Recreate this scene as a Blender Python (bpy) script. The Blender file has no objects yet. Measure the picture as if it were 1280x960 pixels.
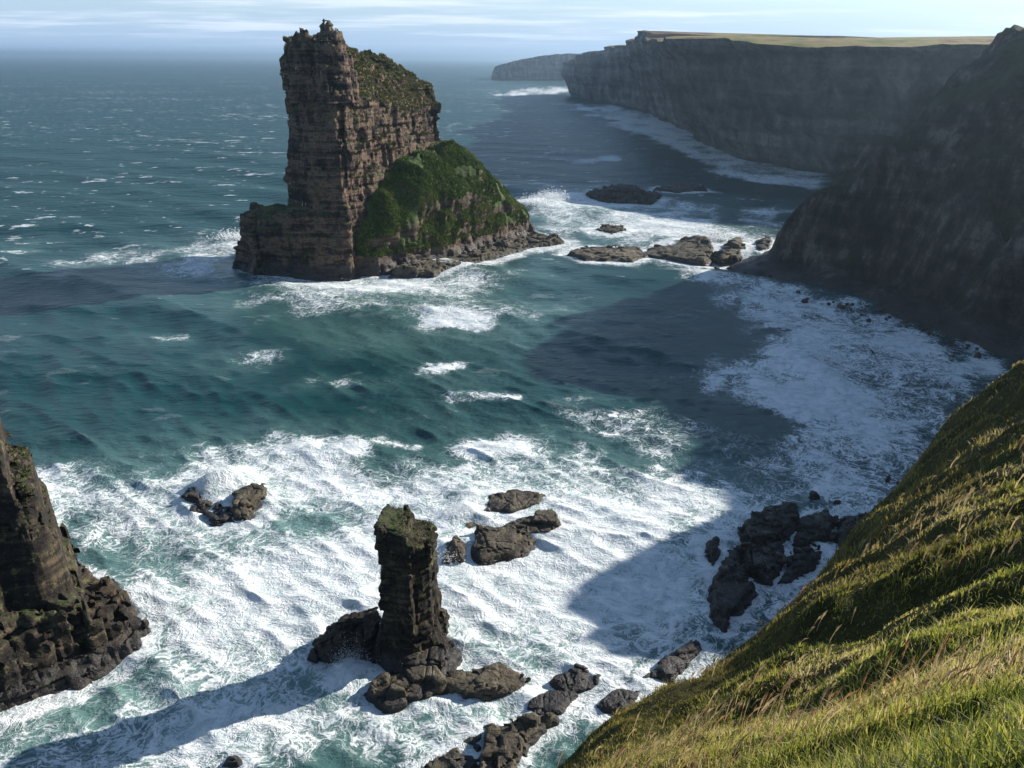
import bpy, math, random
import numpy as np
from mathutils import Matrix, Vector

S = bpy.context.scene
COL = S.collection
rng = np.random.default_rng(7)
random.seed(7)
R = math.radians

# ---------------------------------------------------------------- camera
EYE = np.array([0., 0., 55.])           # metres above the sea
FPX, PITCH, ROLL = 962., R(22.93), R(0.46)
fw = np.array([0, math.cos(PITCH), -math.sin(PITCH)])
rt0 = np.array([1., 0, 0])
up0 = np.cross(rt0, fw)
rt = math.cos(ROLL) * rt0 + math.sin(ROLL) * up0
up = -math.sin(ROLL) * rt0 + math.cos(ROLL) * up0
cd = bpy.data.cameras.new('camera')
cam = bpy.data.objects.new('camera', cd)
COL.objects.link(cam)
cd.sensor_fit = 'HORIZONTAL'
cd.sensor_width = 36.0
cd.lens = 36.0 * FPX / 1280.0
cd.clip_start = 0.1
cd.clip_end = 120000.0
cam.matrix_world = Matrix(((rt[0], up[0], -fw[0], EYE[0]), (rt[1], up[1], -fw[1], EYE[1]),
                           (rt[2], up[2], -fw[2], EYE[2]), (0, 0, 0, 1)))
S.camera = cam


def ray(px, py):
    d = fw * FPX + rt * (px - 640) + up * (480 - py)
    return d / np.linalg.norm(d)


def at(px, py, z=0.):
    """survey helper: the point at height z seen in direction (px, py)"""
    d = ray(px, py)
    return EYE + d * ((z - EYE[2]) / d[2])


def atd(px, py, D):
    d = ray(px, py)
    return EYE + d * (D / math.hypot(d[0], d[1]))


# ---------------------------------------------------------------- sky, sun, exposure
SUN_AZ, SUN_EL = 62.0, 24.0             # azimuth clockwise from +Y
world = bpy.data.worlds.new('World')
S.world = world
world.use_nodes = True
S.view_settings.view_transform = 'Standard'
S.view_settings.look = 'None'
S.view_settings.gamma = 1.0
S.view_settings.exposure = 0.74
S.view_settings.use_curve_mapping = False
S.render.engine = 'CYCLES'
S.cycles.use_denoising = True
S.cycles.max_bounces = 5
S.cycles.diffuse_bounces = 2
S.cycles.glossy_bounces = 2
S.cycles.transmission_bounces = 2
S.cycles.volume_bounces = 0
S.cycles.caustics_reflective = False
S.cycles.caustics_refractive = False
sl = bpy.data.lights.new('sun', 'SUN')
sl.energy = 5.0
sl.angle = R(0.5)
sl.color = (1.0, 0.945, 0.86)
sun = bpy.data.objects.new('sun', sl)
COL.objects.link(sun)
sd_ = Vector((math.sin(R(SUN_AZ)) * math.cos(R(SUN_EL)), math.cos(R(SUN_AZ)) * math.cos(R(SUN_EL)), math.sin(R(SUN_EL))))
sun.rotation_euler = sd_.to_track_quat('Z', 'Y').to_euler()
sun.location = (150, 80, 150)


class NT:
    """small node-tree writer"""
    def __init__(self, tree):
        self.t = tree
        tree.nodes.clear()

    def n(self, kind, **kw):
        nd = self.t.nodes.new(kind)
        for k, v in kw.items():
            if k.startswith('i_'):
                key = k[2:]
                key = int(key) if key.isdigit() else key.replace('_', ' ')
                self.set(nd.inputs[key], v)
            else:
                setattr(nd, k, v)
        return nd

    def set(self, sock, v):
        if isinstance(v, bpy.types.NodeSocket):
            self.t.links.new(v, sock)
        elif isinstance(v, bpy.types.Node):
            self.t.links.new(v.outputs[0], sock)
        elif isinstance(v, (tuple, list)) and sock.type == 'RGBA' and len(v) == 3:
            sock.default_value = (*v, 1)
        else:
            sock.default_value = v

    def math(self, op, a, b=0.0, c=None, clamp=False):
        nd = self.t.nodes.new('ShaderNodeMath')
        nd.operation = op
        nd.use_clamp = clamp
        self.set(nd.inputs[0], a)
        self.set(nd.inputs[1], b)
        if c is not None:
            self.set(nd.inputs[2], c)
        return nd.outputs[0]

    def vmath(self, op, a, b=None, scale=None):
        nd = self.t.nodes.new('ShaderNodeVectorMath')
        nd.operation = op
        self.set(nd.inputs[0], a)
        if b is not None:
            self.set(nd.inputs[1], b)
        if scale is not None:
            self.set(nd.inputs['Scale'], scale)
        return nd.outputs[0]

    def sstep(self, v, lo, hi, a=0.0, b=1.0):
        nd = self.t.nodes.new('ShaderNodeMapRange')
        nd.interpolation_type = 'SMOOTHSTEP'
        for s, x in zip(nd.inputs, (v, lo, hi, a, b)):
            self.set(s, x)
        return nd.outputs[0]

    def mix(self, f, a, b, mode='MIX'):
        nd = self.t.nodes.new('ShaderNodeMix')
        nd.data_type = 'RGBA'
        nd.blend_type = mode
        self.set(nd.inputs[0], f)
        self.set(nd.inputs[6], a)
        self.set(nd.inputs[7], b)
        return nd.outputs[2]

    def noise(self, vec, scale, detail=4.0, rough=0.55, dist=0.0, out=0, dim='3D'):
        nd = self.t.nodes.new('ShaderNodeTexNoise')
        nd.noise_dimensions = dim
        self.set(nd.inputs['Vector'], vec)
        nd.inputs['Scale'].default_value = scale
        nd.inputs['Detail'].default_value = detail
        nd.inputs['Roughness'].default_value = rough
        nd.inputs['Distortion'].default_value = dist
        return nd.outputs[out]

    def vor(self, vec, scale, feature='DISTANCE_TO_EDGE', out='Distance', rnd=1.0, dim='3D'):
        nd = self.t.nodes.new('ShaderNodeTexVoronoi')
        nd.feature = feature
        nd.voronoi_dimensions = dim
        self.set(nd.inputs['Vector'], vec)
        nd.inputs['Scale'].default_value = scale
        nd.inputs['Randomness'].default_value = rnd
        return nd.outputs[out]

    def scale(self, vec, s):
        return self.vmath('MULTIPLY', vec, s)

    def ramp(self, f, stops):
        nd = self.t.nodes.new('ShaderNodeValToRGB')
        cr = nd.color_ramp
        while len(cr.elements) < len(stops):
            cr.elements.new(0.5)
        for e, (p, c) in zip(cr.elements, stops):
            e.position = p
            e.color = (*c, 1)
        self.set(nd.inputs[0], f)
        return nd.outputs[0]


w = NT(world.node_tree)
sky = w.n('ShaderNodeTexSky', sky_type='NISHITA', sun_disc=False)
sky.sun_elevation = R(SUN_EL)
sky.sun_rotation = R(SUN_AZ)
sky.altitude = 50
sky.air_density = 1.0
sky.dust_density = 0.2
sky.ozone_density = 2.0
gen = w.n('ShaderNodeTexCoord').outputs['Generated']
sep = w.n('ShaderNodeSeparateXYZ', i_0=gen)
el = w.math('MAXIMUM', sep.outputs[2], 0.0)
# layered cloud: project the direction on a cloud deck so streaks flatten towards the horizon
inv = w.math('DIVIDE', 1.0, w.math('ADD', el, 0.03))
deck = w.vmath('SCALE', w.vmath('MULTIPLY', gen, (0.55, 1.0, 0.0)), scale=inv)
wob = w.noise(deck, 0.35, 3, 0.5, out=1)
deckw = w.vmath('ADD', deck, w.vmath('SCALE', wob, scale=1.2))
c1 = w.noise(deckw, 0.42, 6, 0.58)
c2 = w.noise(deckw, 1.1, 5, 0.6)
cover = w.math('ADD', w.math('MULTIPLY', c1, 0.72), w.math('MULTIPLY', c2, 0.28))
cm = w.sstep(cover, 0.46, 0.66)
cm = w.math('MULTIPLY', cm, w.sstep(el, 0.006, 0.03))
veil = w.sstep(el, 0.0, 0.13, 0.92, 0.0)
s1 = w.mix(veil, sky.outputs[0], (2.9, 4.35, 6.5))
s2 = w.mix(w.math('MULTIPLY', cm, w.sstep(el, 0.04, 0.25, 0.75, 0.04)), s1, (6.5, 7.2, 8.2))
bg = w.n('ShaderNodeBackground', i_Color=s2, i_Strength=0.092)
w.n('ShaderNodeOutputWorld', i_Surface=bg.outputs[0])

# ---------------------------------------------------------------- helpers


def tag(o, label=None, cat=None, group=None, kind=None):
    if label: o['label'] = label
    if cat: o['category'] = cat
    if group: o['group'] = group
    if kind: o['kind'] = kind
    return o


def link(name, me, mat=None, parent=None, loc=None):
    o = bpy.data.objects.new(name, me)
    COL.objects.link(o)
    if mat is not None and me is not None:
        me.materials.append(mat)
    if parent is not None:
        o.parent = parent
    if loc is not None:
        o.location = loc
    return o


def empty(name, loc):
    o = bpy.data.objects.new(name, None)
    COL.objects.link(o)
    o.location = loc
    o.empty_display_size = 1
    return o


def mesh(name, V, F, smooth=False):
    """V (n,3); F (m,3) or (m,4) arrays"""
    me = bpy.data.meshes.new(name)
    V = np.ascontiguousarray(V, np.float32)
    F = np.ascontiguousarray(F, np.int32)
    k = F.shape[1]
    me.vertices.add(len(V))
    me.vertices.foreach_set('co', V.ravel())
    me.loops.add(F.size)
    me.loops.foreach_set('vertex_index', F.ravel())
    me.polygons.add(len(F))
    me.polygons.foreach_set('loop_start', np.arange(0, F.size, k, dtype=np.int32))
    me.polygons.foreach_set('use_smooth', np.full(len(F), smooth))
    me.update(calc_edges=True)
    return me


def attr(me, name, vals):
    a = me.attributes.new(name, 'FLOAT', 'POINT')
    a.data.foreach_set('value', np.ascontiguousarray(vals, np.float32))


def cattr(me, name, rgb):
    a = me.attributes.new(name, 'FLOAT_COLOR', 'POINT')
    c = np.ones((len(rgb), 4), np.float32)
    c[:, :3] = rgb
    a.data.foreach_set('color', c.ravel())


def grid_faces(nu, nv):
    i = np.arange(nu * nv).reshape(nu, nv)
    return np.stack([i[:-1, :-1], i[1:, :-1], i[1:, 1:], i[:-1, 1:]], -1).reshape(-1, 4)


def hsh(*ints):
    h = np.zeros(np.broadcast(*ints).shape, np.uint32)
    for k, a in enumerate(ints):
        h = (h ^ (np.asarray(a).astype(np.int64) & 0xffffffff).astype(np.uint32)) * np.uint32(0x9E3779B1 + 2 * k * 7919)
        h ^= h >> np.uint32(15)
    h *= np.uint32(0x85EBCA77)
    h ^= h >> np.uint32(13)
    return h.astype(np.float32) / np.float32(4294967295.0)


def vnoise(P, seed=0):
    """value noise in [-1,1]; P (n,2) or (n,3)"""
    P = np.asarray(P, np.float32)
    I = np.floor(P).astype(np.int64)
    f = P - I
    f = f * f * f * (f * (f * 6 - 15) + 10)
    n = P.shape[1]
    out = np.zeros(len(P), np.float32)
    for c in range(2 ** n):
        b = [(c >> k) & 1 for k in range(n)]
        wgt = np.ones(len(P), np.float32)
        for k in range(n):
            wgt = wgt * (f[:, k] if b[k] else 1 - f[:, k])
        out += wgt * hsh(*[I[:, k] + b[k] for k in range(n)], np.int64(seed * 131 + 17))
    return out * 2 - 1


def fbm(P, octs=4, seed=0, gain=0.5):
    P = np.asarray(P, np.float32)
    a, s, tot = 1.0, np.zeros(len(P), np.float32), 0.0
    for k in range(octs):
        s += a * vnoise(P * (2.03 ** k) + 13.7 * k, seed + k)
        tot += a
        a *= gain
    return s / tot * 1.6


def cells(xy, lay, size, seed):
    """jittered-grid cells in plan, different for every layer: (cell random, distance to the joint)"""
    q = xy / size + np.stack([lay * 7.13, lay * 3.71], -1)
    I = np.floor(q).astype(np.int64)
    d1 = np.full(len(q), 9e9, np.float32)
    d2 = d1.copy()
    rid = np.zeros(len(q), np.float32)
    L = lay.astype(np.int64)
    for a in (-1, 0, 1):
        for b in (-1, 0, 1):
            cx, cy = I[:, 0] + a, I[:, 1] + b
            jx = cx + 0.15 + 0.7 * hsh(cx, cy, L, np.int64(seed))
            jy = cy + 0.15 + 0.7 * hsh(cx, cy, L, np.int64(seed + 1))
            d = np.hypot(q[:, 0] - jx, q[:, 1] - jy)
            near = d < d1
            d2 = np.where(near, d1, np.minimum(d2, d))
            rid = np.where(near, hsh(cx, cy, L, np.int64(seed + 2)), rid)
            d1 = np.where(near, d, d1)
    return rid, (d2 - d1) * size


def strata(P, seed, th=(0.8, 2.6), block=2.6, amp=0.7, lay_amp=0.5, joint=0.2, tilt=(0.0, 0.0), rough=0.25, rs=2.0, vert=3.0):
    """outward push of bedded, jointed rock at the points P: thin beds, upright blocks through several beds, recessed joints"""
    rg = np.random.default_rng(seed)
    zz = P[:, 2] + P[:, 0] * tilt[0] + P[:, 1] * tilt[1] + 0.3 * vnoise(P[:, :2] / 9.0, seed + 5)
    bnd = -20 + np.cumsum(rg.uniform(th[0], th[1], 300))
    lay = np.searchsorted(bnd, zz)
    lr = rg.uniform(-1, 1, 320)[lay]
    big = rg.uniform(-1, 1, 320)[np.floor(lay / 4.0).astype(int)]
    lo = bnd[np.clip(lay - 1, 0, 299)]
    hi = bnd[np.clip(lay, 0, 299)]
    ej = np.minimum(zz - lo, hi - zz)
    wxy = P[:, :2] + 0.4 * block * np.stack([vnoise(P / (block * 1.7), seed + 31), vnoise(P / (block * 1.7), seed + 32)], -1) * 0.5
    rid, ed = cells(wxy, lay.astype(np.float32), block * 0.8, seed)
    rid2, ed2 = cells(wxy, np.floor((lay + 1) / vert).astype(np.float32), block * 1.7, seed + 9)
    rid3, ed3 = cells(wxy, np.floor((lay + 2) / (vert * 3)).astype(np.float32), block * 4.2, seed + 19)
    d = lay_amp * (0.55 * lr + 0.45 * big) + amp * 0.4 * (rid * 2 - 1) + amp * 0.75 * (rid2 * 2 - 1) + amp * 0.9 * (rid3 * 2 - 1)
    d -= joint * np.clip(1 - ej / (0.12 * block), 0, 1) + joint * 0.6 * np.clip(1 - ed / (0.1 * block), 0, 1) + joint * 1.6 * np.clip(1 - ed2 / (0.16 * block), 0, 1) + joint * 2.2 * np.clip(1 - ed3 / (0.2 * block), 0, 1)
    d += rough * fbm(P / rs, 4, seed + 20)
    return d


def poly_sd(x, y, poly):
    """signed distance to a closed polygon, negative inside"""
    poly = np.asarray(poly, float)[:, :2]
    d = np.full(x.shape, 1e18)
    s = np.ones(x.shape)
    n = len(poly)
    for i in range(n):
        a, b = poly[i], poly[i - 1]
        e = b - a
        wx, wy = x - a[0], y - a[1]
        t = np.clip((wx * e[0] + wy * e[1]) / (e @ e + 1e-12), 0, 1)
        d = np.minimum(d, (wx - e[0] * t) ** 2 + (wy - e[1] * t) ** 2)
        c1_, c2_, c3_ = y >= a[1], y < b[1], e[0] * wy > e[1] * wx
        flip = (c1_ & c2_ & c3_) | (~c1_ & ~c2_ & ~c3_)
        s = np.where(flip, -s, s)
    return s * np.sqrt(d)


def rbf(pts, vals, smooth=0.0):
    pts = np.asarray(pts, float)[:, :2]
    vals = np.asarray(vals, float)
    sc = 30.0

    def k(r):
        return np.where(r > 1e-9, r * r * np.log(np.maximum(r, 1e-9)), 0)
    n = len(pts)
    A = np.zeros((n + 3, n + 3))
    d = np.linalg.norm(pts[:, None] - pts[None], axis=-1) / sc
    A[:n, :n] = k(d) + smooth * np.eye(n)
    A[:n, n] = 1
    A[:n, n + 1:] = pts / sc
    A[n:, :n] = A[:n, n:].T
    sol = np.linalg.solve(A, np.r_[vals, 0, 0, 0])

    def f(x, y):
        x, y = np.asarray(x, float), np.asarray(y, float)
        out = sol[n] + sol[n + 1] * x / sc + sol[n + 2] * y / sc
        for i in range(n):
            out = out + sol[i] * k(np.hypot(x - pts[i, 0], y - pts[i, 1]) / sc)
        return out
    return f


def surface_nets(f, o, h):
    s = f < 0
    c = sum(s[a:s.shape[0] - 1 + a, b:s.shape[1] - 1 + b, d:s.shape[2] - 1 + d].astype(np.int8)
            for a in (0, 1) for b in (0, 1) for d in (0, 1))
    act = (c > 0) & (c < 8)
    ijk = np.argwhere(act)
    idx = np.full(act.shape, -1, np.int64)
    idx[act] = np.arange(len(ijk))
    corners = [(a, b, d) for a in (0, 1) for b in (0, 1) for d in (0, 1)]
    val = {q: f[ijk[:, 0] + q[0], ijk[:, 1] + q[1], ijk[:, 2] + q[2]] for q in corners}
    acc = np.zeros((len(ijk), 3))
    cnt = np.zeros(len(ijk))
    for q in corners:
        for ax in range(3):
            if q[ax] == 0:
                r = list(q)
                r[ax] = 1
                r = tuple(r)
                a, b = val[q], val[r]
                m = (a < 0) != (b < 0)
                t = np.where(m, a / np.where(m, a - b, 1), 0)
                p = np.tile(np.array(q, float), (len(ijk), 1))
                p[:, ax] += t
                acc[m] += p[m]
                cnt[m] += 1
    V = (ijk + acc / cnt[:, None]) * h + o
    quads = []
    for ax in range(3):
        b, d = [(1, 2), (2, 0), (0, 1)][ax]
        sl0 = [slice(None)] * 3
        sl1 = [slice(None)] * 3
        sl0[ax] = slice(0, -1)
        sl1[ax] = slice(1, None)
        m = s[tuple(sl0)] != s[tuple(sl1)]
        e = np.argwhere(m)
        ok = (e[:, b] > 0) & (e[:, d] > 0) & (e[:, b] < f.shape[b] - 1) & (e[:, d] < f.shape[d] - 1)
        e = e[ok]
        ins = s[e[:, 0], e[:, 1], e[:, 2]]

        def g(db, dd):
            q = e.copy()
            q[:, b] += db
            q[:, d] += dd
            return idx[q[:, 0], q[:, 1], q[:, 2]]
        Q = np.stack([g(-1, -1), g(0, -1), g(0, 0), g(-1, 0)], -1)
        Q[~ins] = Q[~ins][:, ::-1]
        quads.append(Q)
    F = np.concatenate(quads)
    F = F[(F >= 0).all(1)]
    return V, F


def solid(name, lo, hi, h, base, detail=None, band=4.0, keep_z=-1.5):
    """mesh of the implicit solid base(x,y,z)-detail(P) < 0"""
    lo, hi = np.array(lo, float), np.array(hi, float)
    n = np.ceil((hi - lo) / h).astype(int) + 1
    ax = [lo[k] + h * np.arange(n[k]) for k in range(3)]
    X, Y, Z = np.meshgrid(*ax, indexing='ij')
    f = base(X, Y, Z)
    f = np.broadcast_to(f, X.shape).astype(np.float32).copy()
    if detail is not None:
        m = np.abs(f) < band
        P = np.stack([X[m], Y[m], Z[m]], -1)
        f[m] -= detail(P)
    f[0], f[-1], f[:, 0], f[:, -1], f[:, :, -1] = 1, 1, 1, 1, 1
    V, F = surface_nets(f, lo, h)
    F = F[V[F][:, :, 2].max(1) > (-1.3 if lo[2] < 0 else -99)]
    lab = np.arange(len(V))
    for _ in range(60):                                     # drop loose crumbs: keep pieces of some size only
        old = lab.copy()
        m_ = lab[F].min(1)
        np.minimum.at(lab, F.ravel(), np.repeat(m_, 4))
        lab = lab[lab]
        if (old == lab).all():
            break
    fl_ = lab[F[:, 0]]
    cnt_ = np.bincount(fl_, minlength=len(V))
    F = F[cnt_[fl_] >= max(60, 0.03 * len(F))]
    u, inv_ = np.unique(F, return_inverse=True)
    return V[u], inv_.reshape(F.shape)


def fnormals(V, F):
    n = np.cross(V[F[:, 1]] - V[F[:, 0]], V[F[:, 2]] - V[F[:, 0]])
    a = np.linalg.norm(n, axis=1)
    return n / np.maximum(a, 1e-12)[:, None], a


# ---------------------------------------------------------------- materials


def mat(name):
    m = bpy.data.materials.new(name)
    m.use_nodes = True
    return m, NT(m.node_tree)


def rock_mat(name, cols, strata_scale=1.2, veg=None, veg_lo=0.45, veg_amt=0.5, wet=2.5, streak=0.5, lichen=0.0, guano_glint=0.0, size=1.0, wetcol=(0.018, 0.016, 0.015), bump=0.6, spread=0.22):
    """bedded rock: tones follow the beds, stains run down, the tide line is dark and wet; turf on flatter ground"""
    m, t = mat(name)
    geo = t.n('ShaderNodeNewGeometry')
    pos, nor = geo.outputs['Position'], geo.outputs['Normal']
    sp = t.n('ShaderNodeSeparateXYZ', i_0=pos)
    sn = t.n('ShaderNodeSeparateXYZ', i_0=nor)
    z = sp.outputs[2]
    beds = t.noise(t.scale(pos, (0.06 / size, 0.06 / size, strata_scale)), 1.0, 4, 0.6)
    blot = t.noise(pos, 0.35 / size, 5, 0.62)
    run = t.noise(t.scale(pos, (0.9 / size, 0.9 / size, 0.09 / size)), 1.0, 4, 0.6)
    fine = t.noise(pos, 3.2 / size, 6, 0.65)
    v = t.math('ADD', t.math('MULTIPLY', beds, 0.45), t.math('MULTIPLY', blot, 0.35))
    v = t.math('ADD', v, t.math('MULTIPLY', run, 0.3 * streak))
    v = t.math('ADD', v, t.math('MULTIPLY', fine, 0.15))
    k = 0.475 + 0.15 * streak
    stops = [(k + (i / (len(cols) - 1) - 0.5) * spread, c) for i, c in enumerate(cols)]
    c = t.ramp(v, stops)
    c = t.mix(0.55, c, t.ramp(fine, [(0.3, (0.35, 0.35, 0.35)), (0.7, (1.25, 1.25, 1.25))]), 'MULTIPLY')
    if lichen:
        li = t.sstep(t.noise(pos, 0.8 / size, 5, 0.7), 0.56, 0.68)
        c = t.mix(t.math('MULTIPLY', li, lichen), c, (0.13, 0.135, 0.05))
    if guano_glint:
        gu = t.math('MULTIPLY', t.sstep(t.noise(t.scale(pos, (1.2, 1.2, 0.16)), 1.0, 4, 0.6), 0.63, 0.72), t.sstep(t.noise(t.scale(pos, (0.05, 0.05, 0.3)), 1.0, 2, 0.5), 0.52, 0.62))
        c = t.mix(t.math('MULTIPLY', gu, guano_glint), c, (0.5, 0.48, 0.44))
    if veg is not None:
        vn = t.noise(pos, 0.22 / size, 6, 0.68)
        g = t.sstep(t.math('ADD', sn.outputs[2], t.math('MULTIPLY', t.math('SUBTRACT', vn, 0.5), 1.6)), veg_lo, veg_lo + 0.25)
        g = t.math('MULTIPLY', g, t.sstep(z, wet + 1.5, wet + 4.5))
        gc = t.ramp(t.noise(pos, 0.9 / size, 5, 0.7), [(0.3, veg[0]), (0.5, veg[1]), (0.68, veg[2])])
        c = t.mix(t.math('MULTIPLY', g, veg_amt), c, gc)
    wn = t.math('ADD', z, t.math('MULTIPLY', t.math('SUBTRACT', blot, 0.5), 3.0))
    wetm = t.sstep(wn, wet * 0.5, wet * 1.5, 1.0, 0.0) if wet > 0 else 0.0
    if wet > 0:
        c = t.mix(t.math('MULTIPLY', wetm, 0.85), c, t.mix(fine, wetcol, tuple(x * 2.6 for x in wetcol)))
    hgt = t.math('ADD', t.math('MULTIPLY', fine, 0.5), t.math('MULTIPLY', t.noise(t.scale(pos, (0.5 / size, 0.5 / size, 2.6 / size)), 1.0, 5, 0.6), 0.9))
    b = t.n('ShaderNodeBump', i_Height=hgt, i_Strength=bump, i_Distance=0.5 * size)
    rough = t.math('SUBTRACT', 0.9, t.math('MULTIPLY', wetm, 0.45)) if wet > 0 else 0.9
    p = t.n('ShaderNodeBsdfPrincipled', i_Base_Color=c, i_Roughness=rough, i_Normal=b.outputs[0])
    p.inputs['Specular IOR Level'].default_value = 0.3
    t.n('ShaderNodeOutputMaterial', i_Surface=p.outputs[0])
    return m


GREEN = ((0.02, 0.035, 0.008), (0.045, 0.07, 0.015), (0.10, 0.115, 0.03))
SAND = [(0.013, 0.010, 0.009), (0.036, 0.021, 0.017), (0.105, 0.060, 0.043), (0.19, 0.125, 0.082), (0.07, 0.05, 0.036)]
DARK = [(0.02, 0.019, 0.018), (0.045, 0.041, 0.038), (0.09, 0.08, 0.07), (0.15, 0.132, 0.112)]
SKER = [(0.03, 0.025, 0.02), (0.07, 0.057, 0.042), (0.12, 0.10, 0.07), (0.18, 0.15, 0.105)]
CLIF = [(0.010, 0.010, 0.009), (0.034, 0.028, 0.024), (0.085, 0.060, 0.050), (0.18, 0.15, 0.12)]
FARC_HAZED = [(0.04, 0.04, 0.04), (0.10, 0.093, 0.09), (0.17, 0.15, 0.14), (0.27, 0.25, 0.225)]  # lighter grey tones: haze over the far cliff painted into the rock
M_stack = rock_mat('sandstone', SAND, 0.9, GREEN, 0.5, 0.9, wet=3.0, streak=0.9, lichen=0.6, guano_glint=1.0, size=1.6, bump=0.8, spread=0.17)
M_turfrock = rock_mat('turf_slope', [(0.04, 0.028, 0.022), (0.085, 0.054, 0.04), (0.13, 0.088, 0.064), (0.16, 0.12, 0.08)], 0.9, ((0.018, 0.04, 0.006), (0.042, 0.075, 0.012), (0.07, 0.10, 0.022)), 0.0, 1.0, wet=3.0, streak=0.8, size=1.4)
M_stump = rock_mat('dark_flagstone', [(0.008, 0.007, 0.006), (0.017, 0.013, 0.011), (0.042, 0.032, 0.022), (0.11, 0.082, 0.05)], 1.6, GREEN, 0.75, 0.55, wet=1.6, streak=0.7, lichen=0.75, size=0.7)
M_sker = rock_mat('skerry_rock', SKER, 2.2, None, wet=0.35, streak=0.3, lichen=0.5, size=0.8, bump=0.8)
M_skerdark = rock_mat('wet_dark_rock', DARK, 2.2, None, wet=0.9, streak=0.3, guano_glint=0.45, lichen=0.3, size=0.8, bump=0.8)  # pale flecks here paint foam and wet reflections, not droppings
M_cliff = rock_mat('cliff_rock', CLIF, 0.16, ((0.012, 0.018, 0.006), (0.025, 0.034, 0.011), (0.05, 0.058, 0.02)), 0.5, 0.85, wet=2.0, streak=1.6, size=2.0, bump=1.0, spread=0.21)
M_far = rock_mat('far_cliff_rock_hazed', FARC_HAZED, 0.16, None, wet=3.0, streak=1.8, size=6.0, bump=1.0, spread=0.22)

# moorland
m, t = mat('moor')
geo = t.n('ShaderNodeNewGeometry')
pos = geo.outputs['Position']
a = t.noise(t.scale(pos, (1, 0.6, 1)), 0.006, 6, 0.6)
b2 = t.noise(pos, 0.05, 5, 0.65)
c = t.ramp(t.math('ADD', t.math('MULTIPLY', a, 0.7), t.math('MULTIPLY', b2, 0.3)), [(0.43, (0.075, 0.05, 0.038)), (0.48, (0.14, 0.09, 0.06)), (0.52, (0.25, 0.20, 0.085)), (0.57, (0.12, 0.135, 0.04))])
p = t.n('ShaderNodeBsdfPrincipled', i_Base_Color=c, i_Roughness=0.95)
p.inputs['Specular IOR Level'].default_value = 0.1
t.n('ShaderNodeOutputMaterial', i_Surface=p.outputs[0])
M_moor = m

# soil and thatch under the grass
m, t = mat('thatch')
pos = t.n('ShaderNodeNewGeometry').outputs['Position']
n1 = t.noise(pos, 0.35, 6, 0.65)
n2 = t.noise(t.scale(pos, (1, 1, 0.3)), 9.0, 6, 0.75)
c = t.ramp(n1, [(0.3, (0.025, 0.03, 0.008)), (0.45, (0.055, 0.055, 0.015)), (0.58, (0.10, 0.085, 0.03)), (0.7, (0.05, 0.065, 0.014))])
c = t.mix(0.8, c, t.ramp(n2, [(0.3, (0.3, 0.3, 0.3)), (0.7, (1.3, 1.3, 1.2))]), 'MULTIPLY')
bm_ = t.n('ShaderNodeBump', i_Height=n2, i_Strength=1.0, i_Distance=0.15)
p = t.n('ShaderNodeBsdfPrincipled', i_Base_Color=c, i_Roughness=0.95, i_Normal=bm_.outputs[0])
p.inputs['Specular IOR Level'].default_value = 0.1
t.n('ShaderNodeOutputMaterial', i_Surface=p.outputs[0])
M_thatch = m


def blade_mat(name, trans=0.4):
    m, t = mat(name)
    at_ = t.n('ShaderNodeAttribute', attribute_name='tint')
    d = t.n('ShaderNodeBsdfPrincipled', i_Base_Color=at_.outputs['Color'], i_Roughness=0.6)
    d.inputs['Specular IOR Level'].default_value = 0.25
    tr = t.n('ShaderNodeBsdfTranslucent', i_Color=at_.outputs['Color'])
    mx = t.n('ShaderNodeMixShader', i_0=trans, i_1=d.outputs[0], i_2=tr.outputs[0])
    t.n('ShaderNodeOutputMaterial', i_Surface=mx.outputs[0])
    return m


M_blade = blade_mat('grass_blades', 0.5)
M_tuft = blade_mat('turf_tufts', 0.25)

# sea
m, t = mat('sea_water')
pos = t.n('ShaderNodeNewGeometry').outputs['Position']
fo = t.n('ShaderNodeAttribute', attribute_name='foam').outputs['Fac']
ae = t.n('ShaderNodeAttribute', attribute_name='aer').outputs['Fac']
cr = t.n('ShaderNodeAttribute', attribute_name='crest').outputs['Fac']
sh = t.n('ShaderNodeAttribute', attribute_name='shoal').outputs['Fac']
flat = t.scale(pos, (1, 1, 0.25))
w1 = t.vmath('SUBTRACT', t.noise(flat, 0.11, 3, 0.6, out=1), (0.5, 0.5, 0.5))
w2 = t.vmath('SUBTRACT', t.noise(flat, 0.32, 3, 0.55, out=1), (0.5, 0.5, 0.5))
q = t.vmath('ADD', flat, t.vmath('SCALE', w1, scale=9.0))
q = t.vmath('ADD', q, t.vmath('SCALE', w2, scale=3.6))


def vein(scale, width, off):
    """thin bright veins between patches, broken up"""
    nz = t.noise(t.vmath('ADD', q, off), scale, 3, 0.55)
    return t.sstep(t.math('ABSOLUTE', t.math('SUBTRACT', nz, 0.5)), 0.0, width, 1.0, 0.0)


v1 = vein(0.24, 0.045, (3, 9, 0))
v2 = vein(0.7, 0.06, (31, 2, 0))
v3 = vein(1.7, 0.075, (7, 55, 0))
veins = t.math('MAXIMUM', t.math('MULTIPLY', v1, 0.95), t.math('MAXIMUM', t.math('MULTIPLY', v2, 0.85), t.math('MULTIPLY', v3, 0.5)))
big = t.noise(q, 0.10, 4, 0.6)
med = t.noise(q, 0.5, 5, 0.6)
fin = t.noise(flat, 3.5, 5, 0.7)
pat = t.math('ADD', t.math('MULTIPLY', veins, 0.42), t.math('ADD', t.math('MULTIPLY', med, 0.5), t.math('MULTIPLY', big, 0.3)))
pat = t.math('ADD', pat, t.math('MULTIPLY', t.math('SUBTRACT', fin, 0.5), 0.20))
thr = t.math('SUBTRACT', 1.08, t.math('MULTIPLY', fo, 0.84))
ex = t.math('SUBTRACT', pat, thr)
thin = t.sstep(ex, -0.25, 0.14)
thick = t.sstep(ex, 0.0, 0.2)
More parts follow.
